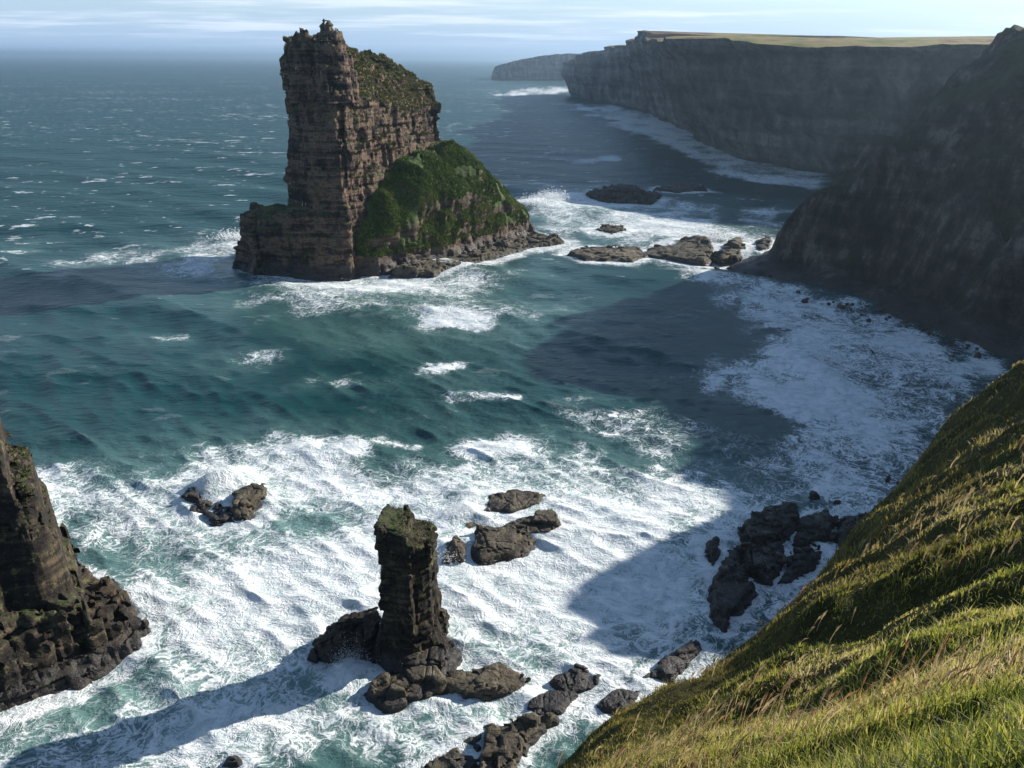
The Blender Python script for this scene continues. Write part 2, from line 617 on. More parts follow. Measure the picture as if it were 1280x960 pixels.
f1 = t.math('ADD', t.math('MULTIPLY', thin, 0.50), t.math('MULTIPLY', thick, 0.50))
f1 = t.math('MULTIPLY', f1, t.sstep(fin, 0.22, 0.5, 0.72, 1.0))
f1 = t.math('MULTIPLY', f1, t.sstep(fo, 0.02, 0.12))
# wind whitecaps far out
wc_v = t.scale(pos, (0.55, 1.0, 0.0))
patch = t.noise(wc_v, 0.010, 3, 0.5)
cap = t.noise(wc_v, 0.115, 5, 0.62)
cap = t.math('MAXIMUM', cap, t.math('SUBTRACT', t.noise(t.vmath('ADD', wc_v, (40, 7, 0)), 0.23, 4, 0.6), 0.03))
capf = t.math('ADD', t.math('ADD', cap, t.math('MULTIPLY', t.math('SUBTRACT', patch, 0.5), 0.25)), t.math('MULTIPLY', cr, 0.10))
op = t.n('ShaderNodeAttribute', attribute_name='open').outputs['Fac']
wcap = t.math('MULTIPLY', op, t.math('MULTIPLY', t.sstep(capf, 0.615, 0.66), t.sstep(fin, 0.36, 0.55)))
foam = t.math('MAXIMUM', f1, t.math('MULTIPLY', wcap, 0.85))
foam = t.math('MULTIPLY', foam, 0.95)
deepn = t.noise(pos, 0.02, 4, 0.6)
deep = t.mix(deepn, (0.005, 0.034, 0.036), (0.010, 0.062, 0.061))
wat = t.mix(t.math('MULTIPLY', ae, 1.0), deep, (0.17, 0.30, 0.275))
wat = t.mix(t.math('MULTIPLY', sh, 0.7), wat, (0.075, 0.07, 0.06))
fcol = t.mix(t.sstep(med, 0.35, 0.65), (0.62, 0.68, 0.68), (0.86, 0.87, 0.86))
rip = t.math('ADD', t.math('MULTIPLY', t.noise(t.scale(pos, (0.6, 1.0, 0)), 0.8, 6, 0.65), 1.0), t.math('MULTIPLY', t.noise(t.scale(pos, (0.5, 1, 0)), 0.22, 4, 0.55), 1.6))
rip = t.math('ADD', rip, t.math('MULTIPLY', t.math('MULTIPLY', t.noise(t.scale(pos, (0.5, 1, 0)), 0.065, 4, 0.6), 8.0), t.n('ShaderNodeAttribute', attribute_name='open').outputs['Fac']))
hgt = t.math('ADD', rip, t.math('MULTIPLY', t.math('MULTIPLY', pat, fo), 0.35))
bmp = t.n('ShaderNodeBump', i_Height=hgt, i_Strength=0.75, i_Distance=0.55)
pw = t.n('ShaderNodeBsdfPrincipled', i_Base_Color=wat, i_Roughness=t.math('ADD', 0.17, t.math('MULTIPLY', op, 0.25)), i_IOR=1.33, i_Normal=bmp.outputs[0])
pf = t.n('ShaderNodeBsdfPrincipled', i_Base_Color=fcol, i_Roughness=0.9, i_Normal=bmp.outputs[0])
pf.inputs['Specular IOR Level'].default_value = 0.1
mx = t.n('ShaderNodeMixShader', i_0=foam, i_1=pw.outputs[0], i_2=pf.outputs[0])
t.n('ShaderNodeOutputMaterial', i_Surface=mx.outputs[0])
M_sea = m

# ---------------------------------------------------------------- sea surface
H = EYE[2]
dep = np.r_[np.radians(np.linspace(57, 0.5, 490)), np.radians(np.geomspace(0.48, 0.055, 30))]
rad = H / np.tan(dep)
azd = np.r_[np.linspace(-100, -37, 30)[:-1], np.linspace(-37, 37, 690), np.linspace(37, 100, 30)[1:]]
AZ, RR = np.meshgrid(np.radians(azd), rad, indexing='ij')
X0, Y0 = RR * np.sin(AZ), RR * np.cos(AZ)
dr = np.abs(np.gradient(rad))
sp_ = np.maximum(np.broadcast_to(dr, RR.shape), RR * np.gradient(np.radians(azd))[:, None])
Z0 = np.zeros_like(X0)
DX = np.zeros_like(X0)
DY = np.zeros_like(X0)
rg = np.random.default_rng(11)
lam = np.geomspace(1.8, 60, 90)
crest = np.zeros_like(X0)
for L in lam:
    k = 2 * math.pi / L
    th = R(205) + rg.normal(0, 0.50 if L < 25 else 0.25)     # waves run in towards the cliffs
    amp = 0.0175 * L ** 0.32 * math.exp(-(L / 60) ** 2) * rg.uniform(0.6, 1.3)
    ph = k * (X0 * math.sin(th) + Y0 * math.cos(th)) + rg.uniform(0, 6.28)
    att = np.clip(L / (2.6 * sp_) - 0.6, 0, 1)
    s_, c_ = np.sin(ph), np.cos(ph)
    Z0 += amp * att * c_
    DX -= 1.15 * amp * att * math.sin(th) * s_
    DY -= 1.15 * amp * att * math.cos(th) * s_
    crest += amp * k * c_ * att
for L, th, amp, p0 in ((34, 212, 0.38, 0.4), (47, 199, 0.34, 2.2), (23, 221, 0.22, 4.0)):       # the swell
    k = 2 * math.pi / L
    th = R(th)
    ph = k * (X0 * math.sin(th) + Y0 * math.cos(th)) + p0 + 0.9 * np.sin(X0 / 41 + 0.5) + 0.7 * np.sin(Y0 / 57 + X0 / 90)
    att = np.clip(L / (2.6 * sp_) - 0.6, 0, 1) * np.clip((RR - 70) / 110, 0.25, 1)
    Z0 += amp * att * np.cos(ph)
    DX -= amp * att * math.sin(th) * np.sin(ph)
    DY -= amp * att * math.cos(th) * np.sin(ph)
    crest += amp * k * np.cos(ph) * att
# foam areas: outlines surveyed on the water
lp = lambda P: np.stack([np.arctan2(P[:, 0], P[:, 1]), np.log(np.hypot(P[:, 0], P[:, 1]))], -1)
U, Vv = AZ, np.log(RR)
nf = (fbm(np.stack([X0.ravel() / 14, Y0.ravel() / 14], -1), 4, 3)).reshape(X0.shape)
nfa = (fbm(np.stack([AZ.ravel() * 26, Vv.ravel() * 16], -1), 4, 5)).reshape(X0.shape)
foamD = np.zeros_like(X0)
aer = np.zeros_like(X0)


def foam_area(pts, d, soft, jit=0.02, aerate=None):
    global foamD, aer
    P = lp(np.array([at(*p) for p in pts]))
    sd = poly_sd(U, Vv, P) + jit * nfa
    k = np.clip(0.5 - sd / (2 * soft), 0, 1)
    k = k * k * (3 - 2 * k)
    foamD = np.maximum(foamD, d * k)
    k2 = np.clip(0.5 - sd / (5 * soft), 0, 1)
    aer = np.maximum(aer, (d * 0.95 if aerate is None else aerate) * k2)


foam_area([(20, 600), (130, 590), (240, 572), (330, 552), (420, 556), (475, 592), (560, 570), (640, 548), (720, 556), (800, 588), (860, 582), (940, 606), (1010, 640), (1075, 650), (900, 740), (790, 860), (640, 990), (-80, 1040), (-80, 900), (150, 800), (110, 700), (50, 640)], 0.73, 0.05, 0.03)
foam_area([(240, 600), (330, 570), (420, 600), (450, 640), (330, 670), (220, 655)], 0.86, 0.05)
foam_area([(480, 610), (640, 562), (740, 580), (900, 615), (850, 680), (700, 740), (560, 720), (540, 640)], 0.84, 0.06)
foam_area([(150, 760), (300, 700), (420, 700), (400, 800), (300, 830), (180, 830)], 0.78, 0.06)
foam_area([(190, 335), (270, 300), (300, 345), (480, 338), (640, 340), (620, 368), (690, 385), (640, 400), (540, 412), (480, 395), (380, 385), (240, 355)], 0.66, 0.045, 0.03, 0.55)
foam_area([(500, 395), (560, 388), (650, 390), (600, 408), (520, 412)], 0.76, 0.03, 0.02)
foam_area([(330, 350), (450, 345), (560, 345), (560, 362), (420, 372)], 0.82, 0.03, 0.02)
foam_area([(60, 330), (180, 308), (290, 292), (295, 312), (200, 325), (90, 345)], 0.55, 0.03, 0.02, 0.25)
foam_area([(650, 245), (690, 233), (760, 243), (880, 255), (905, 285), (860, 300), (720, 308), (690, 290), (660, 268)], 0.76, 0.04, 0.02, 0.5)
foam_area([(845, 335), (950, 348), (1050, 372), (1160, 412), (1262, 470), (1270, 500), (1180, 560), (1130, 650), (1020, 650), (1010, 580), (980, 525), (890, 468), (985, 455), (975, 415), (900, 372)], 0.95, 0.06, 0.045, 0.12)
foam_area([(890, 466), (980, 440), (990, 415), (1040, 440), (1050, 478), (980, 482)], 0.93, 0.025, 0.02, 0.25)
foam_area([(700, 520), (860, 510), (1000, 540), (1080, 640), (900, 690), (900, 610), (820, 575)], 0.42, 0.08, 0.04, 0.1)
foam_area([(780, 700), (900, 640), (1000, 700), (880, 850), (760, 860), (720, 800)], 0.50, 0.06, 0.04, 0.1)
foam_area([(905, 800), (960, 740), (1000, 705), (1080, 655), (1140, 640), (1130, 720), (950, 880), (860, 860)], 0.66, 0.03, 0.02, 0.1)
foam_area([(690, 128), (780, 134), (850, 150), (880, 172), (930, 190), (1035, 208), (1020, 240), (940, 225), (860, 200), (780, 160)], 0.88, 0.02, 0.02, 0.1)
foam_area([(605, 118), (690, 108), (715, 114), (640, 121)], 0.9, 0.03, 0.02, 0.2)
foam_area([(668, 196), (720, 201), (780, 194), (780, 201), (720, 206)], 0.95, 0.015, 0.01, 0.2)
foam_area([(700, 185), (720, 182), (740, 188), (720, 193)], 0.7, 0.015, 0.01, 0.2)
foam_area([(930, 258), (985, 250), (1000, 262), (985, 282), (940, 300), (915, 300)], 0.6, 0.02, 0.02, 0.1)
for p in [[(265, 452), (300, 440), (338, 437), (335, 452), (290, 460)], [(170, 420), (200, 415), (232, 418), (200, 424)], [(520, 470), (560, 455), (600, 446), (600, 452), (550, 466)], [(20, 312), (45, 302), (58, 305), (35, 313)],
          [(440, 545), (480, 548), (520, 556), (470, 556)], [(700, 500), (735, 492), (770, 500), (730, 506)], [(370, 482), (420, 476), (480, 484), (420, 486)], [(560, 500), (600, 494), (640, 500), (600, 504)], [(735, 537), (790, 545), (820, 552), (760, 550)]]:
    foam_area(p, 0.66, 0.016, 0.022, 0.35)
# green translucent swell faces beside the surf
aer = np.maximum(aer, 0)
Pg = lp(np.array([at(*p) for p in [(330, 385), (480, 400), (690, 380), (720, 400), (640, 440), (420, 440)]]))
aer = np.maximum(aer, 0.33 * np.clip(0.5 - (poly_sd(U, Vv, Pg) + 0.02 * nfa) / 0.12, 0, 1))
Pg = lp(np.array([at(*p) for p in [(520, 470), (620, 455), (600, 520), (700, 560), (520, 580)]]))
aer = np.maximum(aer, 0.2 * np.clip(0.5 - (poly_sd(U, Vv, Pg) + 0.02 * nfa) / 0.12, 0, 1))
Ps = lp(np.array([at(*p) for p in [(930, 395), (990, 410), (985, 445), (920, 480), (960, 520), (1080, 540), (1130, 500), (1040, 490), (1060, 410), (960, 380)]]))
shoal = np.clip(0.5 - (poly_sd(U, Vv, Ps) + 0.03 * nfa) / 0.08, 0, 1) * 0.4
foamD = np.clip(foamD * 0.93 + 0.42 * nf * np.clip(foamD / 0.3, 0, 1) + 0.10 * np.clip(crest, -1, 1.2) * (foamD > 0.15), 0, 1)
# surf thrown up on the rocks and the breaker off the beach
for px, py, A, rd_ in [(278, 606, 1.8, 2.2), (262, 612, 1.2, 1.6), (300, 598, 1.0, 2.5), (582, 640, 1.1, 1.8), (590, 622, 0.8, 1.6), (440, 838, 1.6, 1.5), (425, 850, 0.9, 1.6), (690, 250, 2.0, 6), (665, 255, 2.0, 5), (720, 245, 1.5, 5),
                       (1000, 455, 1.0, 4), (1030, 470, 1.0, 4), (985, 445, 1.0, 4), (190, 740, 0.9, 2.0), (205, 760, 0.8, 2.0), (430, 565, 0.8, 3), (380, 562, 0.8, 3), (640, 558, 0.8, 3), (600, 562, 0.7, 3)]:
    c_ = at(px, py)
    g_ = np.exp(-((X0 - c_[0]) ** 2 + (Y0 - c_[1]) ** 2) / (2 * rd_ ** 2))
    Z0 += A * g_ * (0.7 + 0.5 * nf)
    foamD = np.maximum(foamD, np.clip(1.25 * g_, 0, 0.97))
# crest streaks on steep seas
Z1 = Z0
SX, SY, SZ = X0 + DX, Y0 + DY, Z1
WASH = []          # outlines at the waterline where surf froths, filled in as the rocks are built
me = mesh('sea', np.stack([SX.ravel(), SY.ravel(), SZ.ravel()], -1), grid_faces(*X0.shape), True)
sea_me = me
attr(me, 'aer', np.clip(aer, 0, 1).ravel())
attr(me, 'crest', crest.ravel())
attr(me, 'shoal', shoal.ravel())
kk = np.clip((RR - 150) / 170, 0, 1)
attr(me, 'open', (0.1 + 0.9 * kk * kk * (3 - 2 * kk)).ravel())
o = link('sea', me, M_sea)
tag(o, 'choppy teal sea streaked with white foam around the stacks', kind='structure')

# ---------------------------------------------------------------- mainland cliffs


def spline(P, step):
    P = np.asarray(P, float)
    out = []
    n = len(P)
    for i in range(n - 1):
        p0, p1, p2, p3 = P[max(i - 1, 0)], P[i], P[i + 1], P[min(i + 2, n - 1)]
        k = max(2, int(np.linalg.norm(p2[:2] - p1[:2]) / step))
        for t_ in np.linspace(0, 1, k, endpoint=False):
            out.append(0.5 * ((2 * p1) + (-p0 + p2) * t_ + (2 * p0 - 5 * p1 + 4 * p2 - p3) * t_ ** 2 + (-p0 + 3 * p1 - 3 * p2 + p3) * t_ ** 3))
    out.append(P[-1])
    return np.array(out)


COAST = [(95, 60), (84, 80), (90, 98), (86, 112), (88, 124), (97, 136), (102, 150), (97, 163), (89, 178), (78, 194), (66, 214), (64, 220), (69, 228), (80, 238),
         (100, 253), (128, 275), (165, 300), (400, 330), (400, 60)]
gx, gy = np.meshgrid(np.arange(40, 330, 1.3), np.arange(62, 330, 1.3), indexing='ij')
sd = -poly_sd(gx, gy, COAST)
Pxy = np.stack([gx.ravel(), gy.ravel()], -1)
n1 = fbm(Pxy / 26, 4, 31).reshape(gx.shape)
n2 = fbm(Pxy / 7.0, 4, 41).reshape(gx.shape)
rid = (1 - np.abs(vnoise(np.stack([gx.ravel() / 13 + 0.3 * gy.ravel() / 13, gy.ravel() / 22], -1), 51))).reshape(gx.shape)
rid2 = (1 - np.abs(vnoise(np.stack([gx.ravel() / 6 + 0.4 * gy.ravel() / 6, gy.ravel() / 15], -1), 52))).reshape(gx.shape)
sdn = sd + 5.0 * n1 * np.clip(sd / 15, 0, 1) + 1.6 * n2 * np.clip(sd / 6, 0, 1) + 10.0 * (rid - 0.6) * np.clip(sd / 14, 0, 1) + 4.0 * (rid2 - 0.6) * np.clip(sd / 8, 0, 1)
south = np.clip((140 - gy) / 12, 0, 1)                     # the nose nearer the spur is sheer
tip = np.clip(1.6 - np.hypot(gx - 76, gy - 224) / 12, 0, 1)
k = 1.62 + 1.2 * south + 1.6 * tip
toe = np.where(gy > 140, 9.0, 3.0) + 1.5 * tip
ts_ = 0.30 - 0.16 * np.clip(tip, 0, 1)
z = np.where(sdn < toe, ts_ * sdn, ts_ * toe + (sdn - toe) * k)
z = z + 1.6 * fbm(np.stack([gx.ravel() / 4.0, gy.ravel() / 4.0], -1), 3, 58).reshape(gx.shape) * np.clip((sdn - toe) / 6, 0, 1)
z = z + 0.45 * fbm(np.stack([gx.ravel() / 2.2, gy.ravel() / 2.2], -1), 3, 59).reshape(gx.shape) * (sd > 1)
cap = 60.5 + 9 * np.clip((gy - 185) / 30, 0, 1) + 0.02 * np.maximum(sd - 60, 0) - 10 * np.clip((137 - gy) / 19, 0, 1)
cap = np.where(gy > 150, np.minimum(np.minimum(cap, 31 + np.maximum(gx - 92, 0) * 0.80 + 1.5 * n2), 11 + np.maximum(gx - 74, 0) * 1.15), cap)
cap = np.where(gy < 112, np.minimum(cap, 40), cap)
z = np.where(z > cap - 6, cap - 6 * np.exp(-(z - (cap - 6)) / 6.0), z)
z = z + 0.7 * n2 * (sd > 0)
z = np.where(sd < 0, np.maximum(sd * 0.6, -3), z)
keep = sd > -8
F = grid_faces(*gx.shape)
F = F[keep.ravel()[F].any(1)]
me = mesh('cliff', np.stack([gx.ravel(), gy.ravel(), z.ravel()], -1), F, True)
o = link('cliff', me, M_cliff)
tag(o, 'steep shadowed grass and rock cliff dropping to the foaming cove', kind='structure')

# the long far cliff as a swept face with moor on top
FC = [(400, 330, 62, 40), (300, 345, 61, 40), (232, 365, 61, 40), (192, 388, 61, 40), (168, 414, 61, 42), (152, 440, 63, 44), (142, 470, 66, 44), (137, 520, 66, 42), (140, 600, 68, 40), (145, 690, 70, 34), (147, 712, 77, 32), (147, 752, 78, 32), (148, 768, 72, 30), (150, 880, 71, 24),
      (143, 980, 70, 16), (128, 1090, 68, 14), (113, 1200, 61, 12), (94, 1296, 51, 10), (104, 1345, 50, 10), (160, 1400, 52, 10), (420, 1480, 60, 10), (900, 1560, 60, 10)]


def loft(coast, step, lean, rows, top_dist, rise, seed, amp, inland=(1.0, 0.18)):
    C = spline(coast, step)
    tan = np.gradient(C[:, :2], axis=0)
    tan /= np.linalg.norm(tan, axis=1)[:, None] + 1e-9
    nrm = np.stack([-tan[:, 1], tan[:, 0]], -1)            # seaward (coast walked with land on the right)
    L = np.r_[0, np.cumsum(np.linalg.norm(np.diff(C[:, :2], axis=0), axis=1))]
    V = []
    ts = np.linspace(0, 1, rows)
    for t_ in ts:
        zz = -1.0 + (C[:, 2] + 1) * t_
        q = np.stack([L / 45, np.full_like(L, t_ * 0.35)], -1)
        q2 = np.stack([L / 17, np.full_like(L, t_ * 0.9)], -1)
        bed = vnoise(np.stack([L / 160, zz / 5.5], -1), seed + 7)
        off = (C[:, 3] if C.shape[1] > 3 else lean) * (t_ ** 1.25) + 7 * max(0, 0.16 - t_) * -6 * 0.25
        d = amp * fbm(q, 3, seed) + amp * 0.45 * fbm(q2, 4, seed + 3) + amp * 0.2 * bed
        V.append(np.stack([C[:, 0] - nrm[:, 0] * (off - d * (0.35 + 0.65 * math.sin(min(1, t_ * 1.2) * math.pi * 0.5))), C[:, 1] - nrm[:, 1] * (off - d), zz + 1.2 * fbm(q2, 3, seed + 9) * t_], -1))
    face = np.stack(V, 1)
    edge = face[:, -1]
    T = []
    for d_ in top_dist:
        p = edge + np.array([inland[0] * d_, inland[1] * d_, 0])
        p[:, 2] = edge[:, 2] * (1 - min(1, d_ / 500)) + (58) * min(1, d_ / 500) + rise * d_ + (1.5 * fbm(p[:, :2] / 90, 3, seed + 12) if d_ > 0 else 0)
        T.append(p)
    return face, np.stack(T, 1)


face, top = loft(FC[::-1], 3.5, 20, 40, [0, 6, 16, 34, 60, 100, 170, 280, 450, 700, 1000, 1400], 0.027, 61, 13.0)
nu, nv = face.shape[:2]
Fq = grid_faces(nu, nv)
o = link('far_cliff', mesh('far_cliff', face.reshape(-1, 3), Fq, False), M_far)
tag(o, 'long dark hazy sea cliff curving away under the moor', kind='structure')
o = link('moor', mesh('moor', top.reshape(-1, 3), grid_faces(*top.shape[:2]), True), M_moor)
tag(o, 'tan and brown moorland on top of the far cliff', kind='structure')
HC = [(-40, 2480, 38), (-62, 2330, 34), (-58, 2275, 35), (-20, 2262, 44), (30, 2270, 55), (90, 2275, 64), (150, 2290, 68), (260, 2330, 70), (500, 2420, 72)]
face, top = loft(HC[::-1], 6, 12, 20, [0, 10, 40, 120, 300], 0.0, 81, 5.0, inland=(0.35, 0.9))
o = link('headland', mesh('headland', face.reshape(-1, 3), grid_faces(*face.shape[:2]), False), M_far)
tag(o, 'low hazy headland on the horizon beyond the far cliff', kind='structure')
o = link('headland_moor', mesh('headland_moor', top.reshape(-1, 3), grid_faces(*top.shape[:2]), True), M_moor)
o.parent = bpy.data.objects['headland']

# ---------------------------------------------------------------- tufts of turf on rock


def turf(name, V, F, mat_, n, parent, size=(0.5, 1.0), zmin=4.0, nz=0.35, seed=0, pal=None, dens=None):
    rg = np.random.default_rng(seed)
    nrm, ar = fnormals(V, F)
    cen = V[F].mean(1)
    p = ar * np.clip((nrm[:, 2] - nz) / 0.25, 0, 1) * (cen[:, 2] > zmin)
    if dens is not None:
        p = p * dens(cen)
    if p.sum() <= 0:
        return None
    i = rg.choice(len(F), n, p=p / p.sum())
    a, b = rg.uniform(0, 1, (2, n, 1))
    P = (V[F[i, 0]] * (1 - a) + V[F[i, 1]] * a) * (1 - b) + (V[F[i, 3]] * (1 - a) + V[F[i, 2]] * a) * b
    s = rg.uniform(*size, (n, 1))
    VV, FF, CC = [], [], []
    col = np.array(pal if pal is not None else [(0.022, 0.045, 0.008), (0.045, 0.08, 0.014), (0.08, 0.11, 0.025), (0.12, 0.125, 0.04)])
    pn = (fbm(P / 6.0, 3, seed) + rg.normal(0, 0.35, n) + 1) / 2 * (len(col) - 1)
    ci = np.clip(pn, 0, len(col) - 1.001)
    c0 = col[ci.astype(int)] * (1 - (ci % 1))[:, None] + col[ci.astype(int) + 1] * (ci % 1)[:, None]
    for k in range(4):
        ang = rg.uniform(0, 6.28, (n, 1))
        ax = np.concatenate([np.cos(ang), np.sin(ang), 0 * ang], 1)
        tip = P + s * (ax * rg.uniform(0.2, 0.7, (n, 1)) + np.array([0, 0, 1]) * rg.uniform(0.35, 0.9, (n, 1)))
        sd_ = np.concatenate([-np.sin(ang), np.cos(ang), 0 * ang], 1) * s * 0.28
        base = P - np.array([0, 0, 0.12])
        VV += [base + sd_, base - sd_, tip]
        CC += [c0 * 0.9, c0 * 0.9, c0 * 1.1]
    m_ = 4
    V2 = np.stack(VV, 1).reshape(-1, 3)
    C2 = np.stack(CC, 1).reshape(-1, 3)
    F2 = np.arange(len(V2)).reshape(-1, 3)
    me = mesh(name, V2, F2)
    cattr(me, 'tint', C2)
    o = link(name, me, mat_, parent)
    if parent is not None:
        o.location = -parent.location
    o['kind'] = 'stuff'
    return o


def part(name, V, F, mat_, parent, label=None, smooth=False):
    me = mesh(name, V - np.array(parent.location) if parent is not None else V, F, smooth)
    o = link(name, me, mat_, parent)
    if label:
        o['label'] = label
    return o


# ---------------------------------------------------------------- the great sea stack
bs = empty('sea_stack', (-40, 230, 0))
tag(bs, 'tall red sandstone sea stack with twin summit crags and grassy right flank', 'sea stack')
TW = [(-61.8, 212.5), (-54, 207.5), (-45, 206.3), (-36.5, 219.5), (-28.5, 232), (-21.5, 243.5), (-27, 255), (-52, 247), (-62.5, 230)]
roof = rbf([(-63, 213), (-56, 209), (-45, 207), (-40, 213), (-35, 221), (-24, 239), (-20.5, 245), (-28, 256), (-52, 246), (-64, 230), (-50, 218), (-40, 232), (-27, 241)],
           [55.5, 51, 46, 43, 41, 37.5, 42, 46.5, 55, 57, 57, 52.5, 45.5])


def tower(X, Y, Z):
    d2 = poly_sd(X[:, :, 0], Y[:, :, 0], TW)[:, :, None]
    rf = roof(X[:, :, 0], Y[:, :, 0])[:, :, None]
    return np.maximum(d2 + 0.06 * (Z - 20), (Z - rf) * 0.75)


V, F = solid('tower', (-74, 198, -2), (-6, 264, 66), 0.45, tower,
             lambda P: strata(P, 3, (0.7, 2.4), 2.3, 0.8, 0.5, 0.3, rough=0.55, rs=3.0) * np.clip((P[:, 2] + 30) / 40, 0.4, 1))
part('tower', V, F, M_stack, bs)
turf('turf', V, F, M_tuft, 15000, bs, (0.35, 0.8), 37, 0.15, 1, [(0.05, 0.06, 0.016), (0.10, 0.105, 0.028), (0.15, 0.14, 0.045), (0.20, 0.165, 0.08)],
     lambda c: np.clip((c[:, 2] - 38.5 + 3 * vnoise(c / 5, 9)) / 4, 0, 1))
turf('ledge_turf', V, F, M_tuft, 2500, bs, (0.35, 0.8), 22, 0.35, 2, [(0.03, 0.045, 0.012), (0.06, 0.075, 0.02), (0.1, 0.1, 0.035), (0.12, 0.12, 0.04)],
     lambda c: (c[:, 2] < 42) * (c[:, 0] > -46) * (vnoise(c / 7, 4) > -0.1))


def crag(cx, cy, r, zt, k_, sd0):
    def f(X, Y, Z):
        x, y = X[:, :, 0], Y[:, :, 0]
        d = np.hypot(x - cx, (y - cy) * 0.8)
        q = np.stack([x.ravel(), y.ravel()], -1)
        jag = (1.3 * fbm(q / 1.7, 3, sd0) + 0.35 * vnoise(q / 1.0, sd0 + 5)).reshape(x.shape)
        h = zt - k_ * d ** 1.5 + jag * np.clip(d / 1.2, 0.3, 1)
        return np.maximum((d - r + 0.4 * jag)[:, :, None] + 0.1 * (Z - 55), (Z - h[:, :, None]) * 0.5)
    return f


for cx, cy, r, zt, k_, sd0 in ((-53.8, 214, 3.9, 61.6, 0.55, 21), (-46.6, 213.0, 4.8, 63.0, 0.60, 22)):
    V, F = solid('crag', (cx - 8, cy - 9, 44), (cx + 8, cy + 9, 66), 0.36, crag(cx, cy, r, zt, k_, sd0),
                 lambda P: strata(P, sd0, (0.5, 1.5), 1.3, 0.3, 0.15, 0.2, rough=0.5, rs=1.6))
    part('summit_crag', V, F, M_stack, bs)
SHD = [(-77.5, 213), (-69, 205), (-57, 203), (-43, 204.5), (-40, 216), (-58, 228), (-76, 228)]


def shoulder(X, Y, Z):
    d2 = poly_sd(X[:, :, 0], Y[:, :, 0], SHD)[:, :, None]
    rf = 16.6 + 0.05 * (X + 60) + 0.9 * np.sin(X * 0.45) * np.cos(Y * 0.35)
    return np.maximum(d2 + 0.10 * (Z - 2) - 0.35 * np.maximum(3.5 - Z, 0), (Z - rf) * 0.85)


V, F = solid('shoulder', (-86, 196, -2), (-34, 234, 21), 0.5, shoulder,
             lambda P: strata(P, 8, (0.9, 3.2), 2.6, 0.85, 0.45, 0.4, rough=0.7, rs=4.0))
part('shoulder', V, F, M_stack, bs, 'dark square lower block at the left foot')
GS = [(-46, 207), (-36, 208.5), (-27, 215), (-14, 229), (0, 249), (6.5, 263), (2, 273), (-18, 268), (-40, 245)]
gtop = rbf([(-45, 209), (-38, 209.5), (-33, 213), (-26, 219), (-21, 226), (-16, 236), (-13, 231), (-8, 235), (-4, 244), (1, 251), (5.5, 262), (-2, 262), (-8, 252), (-20, 256), (-34, 235), (-28, 214.5), (-20, 221)],
           [11, 10, 14.5, 19, 23.5, 28, 15, 18, 14, 9.5, 5.5, 13, 21, 26, 26, 9, 12])


def gslope(X, Y, Z):
    d2 = poly_sd(X[:, :, 0], Y[:, :, 0], GS)[:, :, None]
    rf = gtop(X[:, :, 0], Y[:, :, 0])[:, :, None]
    return np.maximum(d2 + 0.12 * (Z - 2), (Z - rf) * 0.7)


V, F = solid('grassy_flank', (-50, 200, -2), (12, 278, 34), 0.55, gslope,
             lambda P: strata(P, 14, (0.9, 2.4), 2.2, 0.5, 0.25, 0.3, rough=0.7, rs=3.0) * np.clip((14 - P[:, 2]) / 8, 0.6, 1) + 0.9 * fbm(P / 6.0, 3, 77))
fl = part('grassy_flank', V, F, M_turfrock, bs, 'steep green flank above a low rock wall')
turf('turf', V, F, M_tuft, 40000, bs, (0.4, 0.9), 4.5, -0.2, 5, [(0.03, 0.058, 0.010), (0.075, 0.12, 0.018), (0.13, 0.17, 0.035), (0.20, 0.205, 0.07)], lambda c: (vnoise(c / 4.0, 12) > -0.42) * 1.0)
LG = [(-34, 206), (-22, 207), (-8, 222), (6, 240), (17, 247), (16, 253), (6, 262), (-6, 245), (-20, 222), (-34, 212)]


def ledge(X, Y, Z):
    d2 = poly_sd(X[:, :, 0], Y[:, :, 0], LG)[:, :, None]
    return np.maximum(d2 + 0.5 * Z, (Z - 1.6 + 0.5 * np.sin(X / 4)) * 0.9)


V, F = solid('shore_ledge', (-40, 200, -2), (22, 268, 4), 0.4, ledge,
             lambda P: strata(P, 17, (0.3, 0.8), 2.0, 0.4, 0.4, 0.3, rough=0.5, rs=2.5))
part('shore_ledge', V, F, M_sker, bs)

# ---------------------------------------------------------------- the small stack
ss = empty('rock_pillar', (-9.8, 61.5, 0))
tag(ss, 'stubby dark rock pillar standing in surf on flat ledges, casting a long shadow', 'sea stack')
bx, by = -9.9, 62.0
PL = [(-2.6, -2.2), (0.6, -2.7), (2.6, -1.5), (2.9, 1.5), (0.5, 2.8), (-2.3, 2.1)]


def pillar(X, Y, Z):
    x, y = X[:, :, 0] - bx, Y[:, :, 0] - by
    d2 = poly_sd(x, y, PL)[:, :, None]
    rf = (15.4 - 0.34 * (x + 2.3) - 0.8 * (x > 0.5))[:, :, None]
    wob = 0.35 * np.sin(Z * 0.5 + 1.0) + 0.03 * (9 - Z)
    return np.maximum(d2 - wob * 0.6, Z - rf)


V, F = solid('pillar', (bx - 5.5, by - 6, -1.5), (bx + 6, by + 6, 19.5), 0.19, pillar,
             lambda P: strata(P, 23, (0.35, 1.3), 1.0, 0.26, 0.2, 0.14, rough=0.22, rs=1.3), band=2)
part('pillar', V, F, M_stump, ss)
turf('turf', V, F, M_tuft, 650, ss, (0.1, 0.24), 11.0, 0.15, 6, [(0.03, 0.045, 0.01), (0.06, 0.075, 0.016), (0.10, 0.10, 0.03), (0.12, 0.10, 0.04)], lambda c: (c[:, 0] > bx - 1.3) * 1.0)


